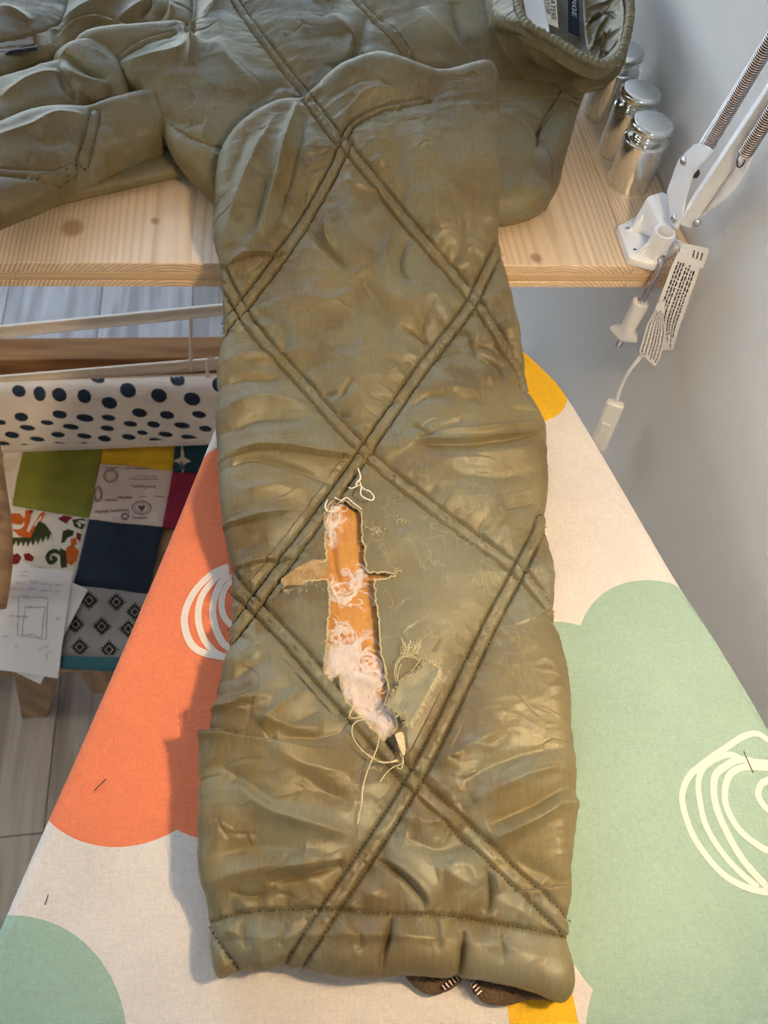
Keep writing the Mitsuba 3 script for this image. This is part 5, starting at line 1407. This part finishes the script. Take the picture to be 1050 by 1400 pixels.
for args in ((380, 420, 580, 16, 14, 6), (250, 510, 380, 9, 10, 8), (360, 355, 600, 5, 18, 5), (410, 330, 590, 4, 14, 4), (150, 530, 250, 8, 9, 6), (60, 625, 180, 14, 10, 6), (200, 620, 350, 12, 12, 7), (390, 680, 500, 6, 12, 8), (330, 260, 520, 10, 12, 5), (570, 500, 650, 10, 8, 5), (440, 505, 500, 8, 6, 5), (150, 260, 260, 6, 10, 5)):
    scr_.append(T4(scribble(*args)))
print_on(kk, zf, scr_, 'print_brown', 'script_print')
kk, zf = quad_patch('patch', [(240, 604), (290, 604), (284, 648), (236, 644)], 'cloth_dark_teal', 5, label='dark teal square with a pale star')
print_on(kk, zf, [[(249, 606), (253, 628), (262, 633), (253, 637), (250, 650), (247, 637), (237, 632), (247, 628)]], 'print_star', 'star_print')
kk, zf = quad_patch('patch', [(236, 645), (286, 648), (268, 724), (222, 721)], 'cloth_magenta', 6, label='plain magenta square')
kk, zf = quad_patch('patch', [(15, 691), (122, 709), (100, 800), (0, 790)], 'cloth_white', 7, label='cream square with orange flowers and dark leaves')
F3 = lambda l: [(x / 7, 600 + y / 7) for x, y in l]
saw = [(120, 960)]
for t in np.linspace(0, 1, 9):
    bx, by = 120 + 380 * t, 1010 + 40 * math.sin(t * 3.1) - 70 * t
    saw += [(bx, by - 25), (bx + 14, by + 32)]
saw += [(510, 930), (440, 830), (380, 800), (330, 900), (230, 960)]
print_on(kk, zf, [F3(saw), F3([(610, 900), (660, 880), (720, 900), (700, 940), (650, 960), (620, 1010), (570, 1010), (590, 1060), (640, 1090), (650, 1240), (590, 1250), (580, 1100)]), F3([(700, 790), (800, 770), (840, 800), (790, 880), (720, 860)]), F3(line_px([(590, 1110), (520, 1090), (465, 1140), (490, 1200), (540, 1170), (520, 1150)], 38))], 'print_leaf', 'leaf_print', apart=True)
print_on(kk, zf, [F3([(110, 720), (200, 730), (250, 790), (210, 840), (120, 820)]), F3([(250, 690), (330, 690), (300, 800), (260, 900), (320, 930), (300, 970), (200, 950), (120, 880), (200, 880), (240, 850)]), F3([(400, 700), (440, 720), (380, 860), (310, 940), (280, 920), (340, 820)]), F3([(640, 1060), (700, 1020), (760, 1080), (740, 1160), (690, 1225), (640, 1190)]), F3([(680, 970), (730, 960), (740, 1020), (690, 1040)])], 'print_orange', 'flower_print', apart=True)
print_on(kk, zf, [F3([(120, 1130), (180, 1110), (215, 1150), (190, 1210), (130, 1220)]), F3([(235, 1120), (290, 1110), (335, 1150), (320, 1190), (250, 1180)]), F3([(280, 690), (330, 690), (300, 740)]), F3([(560, 780), (620, 740), (700, 760), (640, 830)]), F3([(740, 910), (785, 920), (770, 990), (735, 960)])], 'print_red', 'berry_print', apart=True)
kk, zf = quad_patch('patch', [(122, 710), (223, 721), (201, 812), (100, 800)], 'cloth_navy', 8, label='plain navy square')
kk, zf = quad_patch('patch', [(100, 800), (205, 812), (182, 900), (79, 896)], 'cloth_grey', 9, label='grey square with black stepped diamonds')


def diamond(cx, cy, w, h):
    out, holes = [], []
    n = 4
    pts = []
    for (sx, sy) in ((1, -1), (1, 1), (-1, 1), (-1, -1)):
        seq = [(k / n, 1 - k / n) for k in range(n + 1)]
        if sx * sy > 0: seq = seq[::-1]
        for i, (a, b) in enumerate(seq[:-1]):
            pts.append((sx * a, sy * b))
            a2, b2 = seq[i + 1]
            pts.append((sx * (a + a2) / 2 * 0.62, sy * (b + b2) / 2 * 0.62))
    g = Polygon([(cx + w * a, cy + h * b) for a, b in pts]).buffer(0)
    r = lambda k: Polygon([(cx, cy - h * k), (cx + w * k, cy), (cx, cy + h * k), (cx - w * k, cy)])
    g = g.union(r(0.62)).difference(r(0.46)).union(r(0.28))
    return g


dm = []
for cx, cy in ((123, 823), (140, 858), (110, 886), (160, 825), (104, 855), (176, 861), (150, 890), (185, 838)):
    clip = Polygon([(102, 802), (203, 813), (181, 898), (81, 894)])
    g = diamond(cx, cy, 15, 15).intersection(clip)
    for g1 in getattr(g, 'geoms', [g]):
        if g1.geom_type == 'Polygon' and g1.area > 1:
            # cut through the hole so the outline is a single ring
            if g1.interiors:
                c_ = sbox(g1.bounds[0], g1.bounds[1], cx, g1.bounds[3])
                for hlf in (g1.intersection(c_), g1.difference(c_)):
                    dm += [list(h.exterior.coords) for h in getattr(hlf, 'geoms', [hlf]) if h.geom_type == 'Polygon']
            else: dm.append(list(g1.exterior.coords))
print_on(kk, zf, dm, 'print_black', 'diamond_print')
quad_patch('binding', [(79, 896), (183, 900), (179, 918), (77, 913)], 'cloth_teal', 10, label='teal binding along the front edge')
quad_patch('patch', [(0, 790), (100, 800), (79, 896), (-14, 890)], 'cloth_red', 11, label='red square mostly under the papers')


# two sheets of paper with a hand drawn plan, lying over the quilt's front edge
def sheet(name, corners, z, drop, label, group=None):
    c = [at(x, y, z) for x, y in corners]
    n = 20
    u, v = np.meshgrid(np.linspace(0, 1, n), np.linspace(0, 1, n))
    P = ((1 - v) * (1 - u))[..., None] * c[0] + ((1 - v) * u)[..., None] * c[1] + (v * u)[..., None] * c[2] + (v * (1 - u))[..., None] * c[3]
    P[..., 2] += 0.0035 * np.sin(u * 2.5 + v * 1.2) - drop * v ** 3 + 0.002
    v3 = P.reshape(-1, 3)
    i, j = np.meshgrid(np.arange(n - 1), np.arange(n - 1), indexing='ij')
    a = i * n + j
    q = np.stack([a, a + 1, a + n + 1, a + n], -1).reshape(-1, 4)
    f = np.vstack([q[:, [0, 2, 1]], q[:, [0, 3, 2]]])
    key = put(name, trimesh.Trimesh(np.vstack([v3, v3 - [0, 0, 0.0003]]), np.vstack([f, f[:, ::-1] + len(v3)]), process=False), 'paper', True)
    tag(key, label, 'paper sheet', group)
    tr = cKDTree(v3[:, :2])
    return key, (lambda xy: v3[tr.query(xy)[1], 2])


sheet('paper_sheet', [(28, 767), (121, 808), (54, 934), (-26, 897)], QZ + 0.005, 0.004, 'blank white sheet, the lower and more tilted of two on the quilt')
kk, zf = sheet('paper_sheet_001', [(8, 776), (101, 783), (78, 926), (-5, 916)], QZ + 0.0095, 0.004, 'top white sheet with a pencilled plan and handwriting, on the patchwork quilt')
S4 = lambda l: [(x / 4.667, 750 + y / 4.667) for x, y in l]
ink = []
for l, w in (([(125, 312), (218, 318), (310, 324), (302, 450), (295, 582), (205, 572), (115, 560), (120, 440), (125, 312)], 1.6), ([(165, 385), (295, 380)], 2), ([(295, 380), (280, 440), (268, 570), (150, 555)], 1.6), ([(165, 395), (150, 500), (146, 560)], 1.6), ([(110, 440), (185, 440)], 2)):
    for a, b in zip(l[:-1], l[1:]): ink.append(S4(list(LineString([a, b]).buffer(w).exterior.coords)))
for x0, y0, x1, amp in ((105, 225, 160, 8), (190, 222, 250, 9), (265, 235, 300, 6), (315, 238, 340, 6), (360, 240, 410, 6), (50, 262, 100, 9), (110, 268, 160, 9), (180, 265, 240, 8), (260, 275, 330, 7), (345, 280, 390, 7), (70, 320, 125, 7), (165, 322, 185, 9), (165, 378, 210, 8), (65, 435, 105, 9), (150, 445, 185, 8), (95, 490, 125, 8), (275, 485, 300, 8), (15, 565, 60, 6), (180, 552, 225, 5), (95, 628, 118, 8), (245, 645, 275, 8), (270, 625, 310, 8), (310, 655, 340, 7), (340, 450, 390, 12), (120, 180, 180, 6), (130, 155, 185, 4)):
    ink.append(S4(scribble(x0, y0, x1, amp, max(4, int((x1 - x0) / 7)), 2.2)))
ink.append(S4(scribble(295, 680, 300, 30, 6, 2.2)))
ink = [q for q in ink]
print_on(kk, zf, ink, 'pencil', 'pencil_drawing', z=QZ + 0.0115, lift=0.0005)

# white cloth with navy dots over a bolster
prof_yz = spline([(0.225, 0.335), (0.205, 0.358), (0.180, 0.372), (0.158, 0.372), (0.139, 0.360), (0.124, 0.340), (0.116, 0.322), (0.117, 0.308), (0.130, 0.302)], 8)
xs = np.linspace(-0.62, 0.02, 120)
PB = np.zeros((len(prof_yz), len(xs), 3))
PB[..., 0] = xs[None]
PB[..., 1] = prof_yz[:, :1]
PB[..., 2] = prof_yz[:, 1:]
PB[..., 1] += 0.05 * (xs[None] + 0.25) * 0.3
wv = fbm3(PB[..., 0] / 0.05, PB[..., 2] / 0.03, 2.2, 3, 31) - 0.5
PB[..., 1] -= 0.006 * wv; PB[..., 2] += 0.006 * wv
hh, ww = PB.shape[:2]
i, j = np.meshgrid(np.arange(hh - 1), np.arange(ww - 1), indexing='ij')
a = i * ww + j
q = np.stack([a, a + 1, a + ww + 1, a + ww], -1).reshape(-1, 4)
mB = trimesh.Trimesh(PB.reshape(-1, 3), np.vstack([q[:, [0, 2, 1]], q[:, [0, 3, 2]]]), process=False)
mB2 = mB.copy(); mB2.vertices[:, 1] += 0.0007; mB2.faces = mB2.faces[:, ::-1]
cloth_mat('dot_cloth', plain((0.75, 0.65, 0.562), (0.85, 0.75, 0.663)))
put('dotted_cloth__fabric', cat([mB, mB2]), 'dot_cloth', True)
tag('dotted_cloth', 'white cloth with navy dots draped over the rail below the table', 'cloth')
NB = np.cross(np.gradient(PB, axis=1), np.gradient(PB, axis=0)); NB /= np.linalg.norm(NB, axis=-1, keepdims=True)
if NB[hh // 2, ww // 2, 1] > 0: NB = -NB
front = slice(10, hh)
linB = LinearNDInterpolator(proj(PB[front].reshape(-1, 3)), (PB + NB * 0.0006)[front].reshape(-1, 3))
dots = [(78, 555, 28, 24), (163, 566, 25, 30), (244, 570, 30, 28), (346, 576, 28, 28), (449, 603, 32, 24), (525, 552, 33, 30), (402, 507, 28, 15), (604, 498, 30, 12), (652, 573, 33, 28), (728, 509, 30, 24), (788, 587, 34, 26), (832, 488, 28, 11), (900, 530, 30, 30), (88, 660, 28, 18), (245, 650, 30, 16), (349, 664, 35, 15), (445, 663, 28, 12), (572, 643, 31, 18), (685, 652, 30, 16), (816, 650, 28, 14), (910, 625, 18, 14), (8, 682, 16, 10), (113, 704, 32, 11), (194, 683, 27, 10), (291, 700, 33, 11), (440, 706, 28, 11), (535, 688, 28, 11), (630, 690, 27, 13), (746, 694, 32, 12), (842, 708, 26, 12), (50, 733, 30, 13), (153, 750, 30, 10), (238, 732, 28, 11), (346, 738, 30, 10), (428, 748, 27, 12), (528, 742, 28, 11), (584, 724, 22, 9), (679, 731, 30, 10), (640, 755, 28, 9), (775, 743, 33, 10), (15, 768, 25, 9), (115, 778, 32, 8), (247, 772, 31, 10), (354, 773, 30, 9), (519, 771, 25, 10), (612, 779, 28, 7), (718, 778, 28, 9), (805, 778, 25, 8), (465, 788, 26, 6), (-40, 560, 28, 26), (-30, 640, 28, 16), (-50, 720, 28, 12)]
_r = np.random.default_rng(12)
for _y, _rx, _ry in ((560, 29, 26), (655, 30, 16), (700, 30, 11), (742, 30, 10), (775, 29, 8)):
    dots += [(_x + _r.normal(0, 10), _y + _r.normal(0, 6), _rx, _ry) for _x in np.arange(-130, -900, -95)]
dmesh = []
for (cx, cy, rx, ry) in dots:
    ang = np.linspace(0, 2 * math.pi, 28, endpoint=False)
    tilt = 0.12
    rows = [np.array([[cx, cy]])] + [np.c_[cx + s1 * (rx * np.cos(ang)), cy + s1 * (ry * np.sin(ang) + tilt * rx * np.cos(ang))] for s1 in (0.5, 1.0)]
    P = np.vstack(rows)
    P3_ = linB(np.c_[P[:, 0] / 3, 350 + P[:, 1] / 3])
    if np.isnan(P3_).any():
        bad = np.isnan(P3_[:, 0])
        if bad[0] or bad.mean() > 0.4: continue
        P3_[bad] = P3_[0]
    k = np.arange(28); k2 = (k + 1) % 28
    f = np.vstack([np.stack([k * 0, k + 1, k2 + 1], 1), np.stack([k + 1, k + 29, k2 + 29], 1), np.stack([k + 1, k2 + 29, k2 + 1], 1)])
    dmesh.append(trimesh.Trimesh(P3_, f, process=False))
for dm_ in dmesh:
    put('dotted_cloth__printed_dot', dm_, 'cloth_navy', False)

# white tube rails behind it, wire and hook, and the brown planks behind
tag('tube_rack', 'white metal tube rack behind the dotted cloth, with a thin upright wire', 'rack')
r0, r1 = at(-60, 460, 0.40), at(330, 421, 0.40)
put('tube_rack__rail', tube([r0, r0 + (r1 - r0) / (r1 - r0)[0] * (0.26 - r0[0])], 0.0088, 20), 'warm_enamel', True)
q0, q1 = at(-60, 527, 0.36), at(330, 494, 0.36)
put('tube_rack__rail', tube([q0, q0 + (q1 - q0) / (q1 - q0)[0] * (0.26 - q0[0])], 0.0088, 20), 'warm_enamel', True)
put('tube_rack__wire', tube(spline(np.array([at(262, 430, 0.398), at(261, 470, 0.38), at(260, 508, 0.362)]), 6), 0.0026, 10), 'warm_enamel', True)
put('tube_rack__hook', tube(spline(np.array([at(284, 516, 0.368), at(283, 497, 0.372), at(286, 491, 0.374), at(293, 491, 0.372)]), 6), 0.0022, 10), 'warm_enamel', True)
r9 = r0 + (r1 - r0) / (r1 - r0)[0] * (0.26 - r0[0])
for x, y in ((r0[0] - 0.42, 0.26), (0.26, r9[1])):
    put('tube_rack__leg', tube([(x, y, 0.40), (x, y, 0.0)], 0.0088, 16), 'warm_enamel', True)
put('tube_rack__side_rail', tube([r0, (r0[0] - 0.42, 0.26, 0.40)], 0.0088, 16), 'warm_enamel', True)
tag('wooden_crate', 'brown wooden plank box behind the tube rack under the table', 'box')
ya, yb = at(150, 461, 0.26)[1], at(150, 491, 0.26)[1]
put('wooden_crate__plank', bevel_box([-0.72, yb, 0.235], [0.20, ya, 0.26], 0.002), 'brown_wood')
put('wooden_crate__plank', bevel_box([-0.72, yb + 0.006, 0.0], [0.20, yb + 0.026, 0.234], 0.002), 'brown_wood')
put('wooden_crate__plank', bevel_box([-0.72, yb - 0.10, 0.17], [0.20, yb + 0.004, 0.192], 0.002), 'brown_wood')
put('wooden_crate__plank', bevel_box([-0.72, ya - 0.02, 0.0], [0.20, ya, 0.234], 0.002), 'brown_wood')
put('wooden_crate__plank', bevel_box([-0.74, yb - 0.10, 0.0], [-0.721, ya, 0.234], 0.002), 'brown_wood')

# short dark threads fallen on the board cover
for i, (a_, b_, c_) in enumerate((((129, 1081), (138, 1072), (145, 1065)), ((62, 1237), (64, 1230), (66, 1223)), ((1017, 1027), (1022, 1039), (1030, 1057)))):
    nm = 'stray_thread' if i == 0 else f'stray_thread_{i:03d}'
    put(nm, tube(spline(np.array([at(x, y, BOARD_Z + 0.0012) for x, y in (a_, b_, c_)]), 5), 0.00028, 6), 'thread_dark', True)
    tag(nm, ('dark thread snippet on the coral petals', 'faint thread snippet on the cream cloth above the lower mint petal', 'thread snippet across the cream swirl on mint')[i], 'thread')
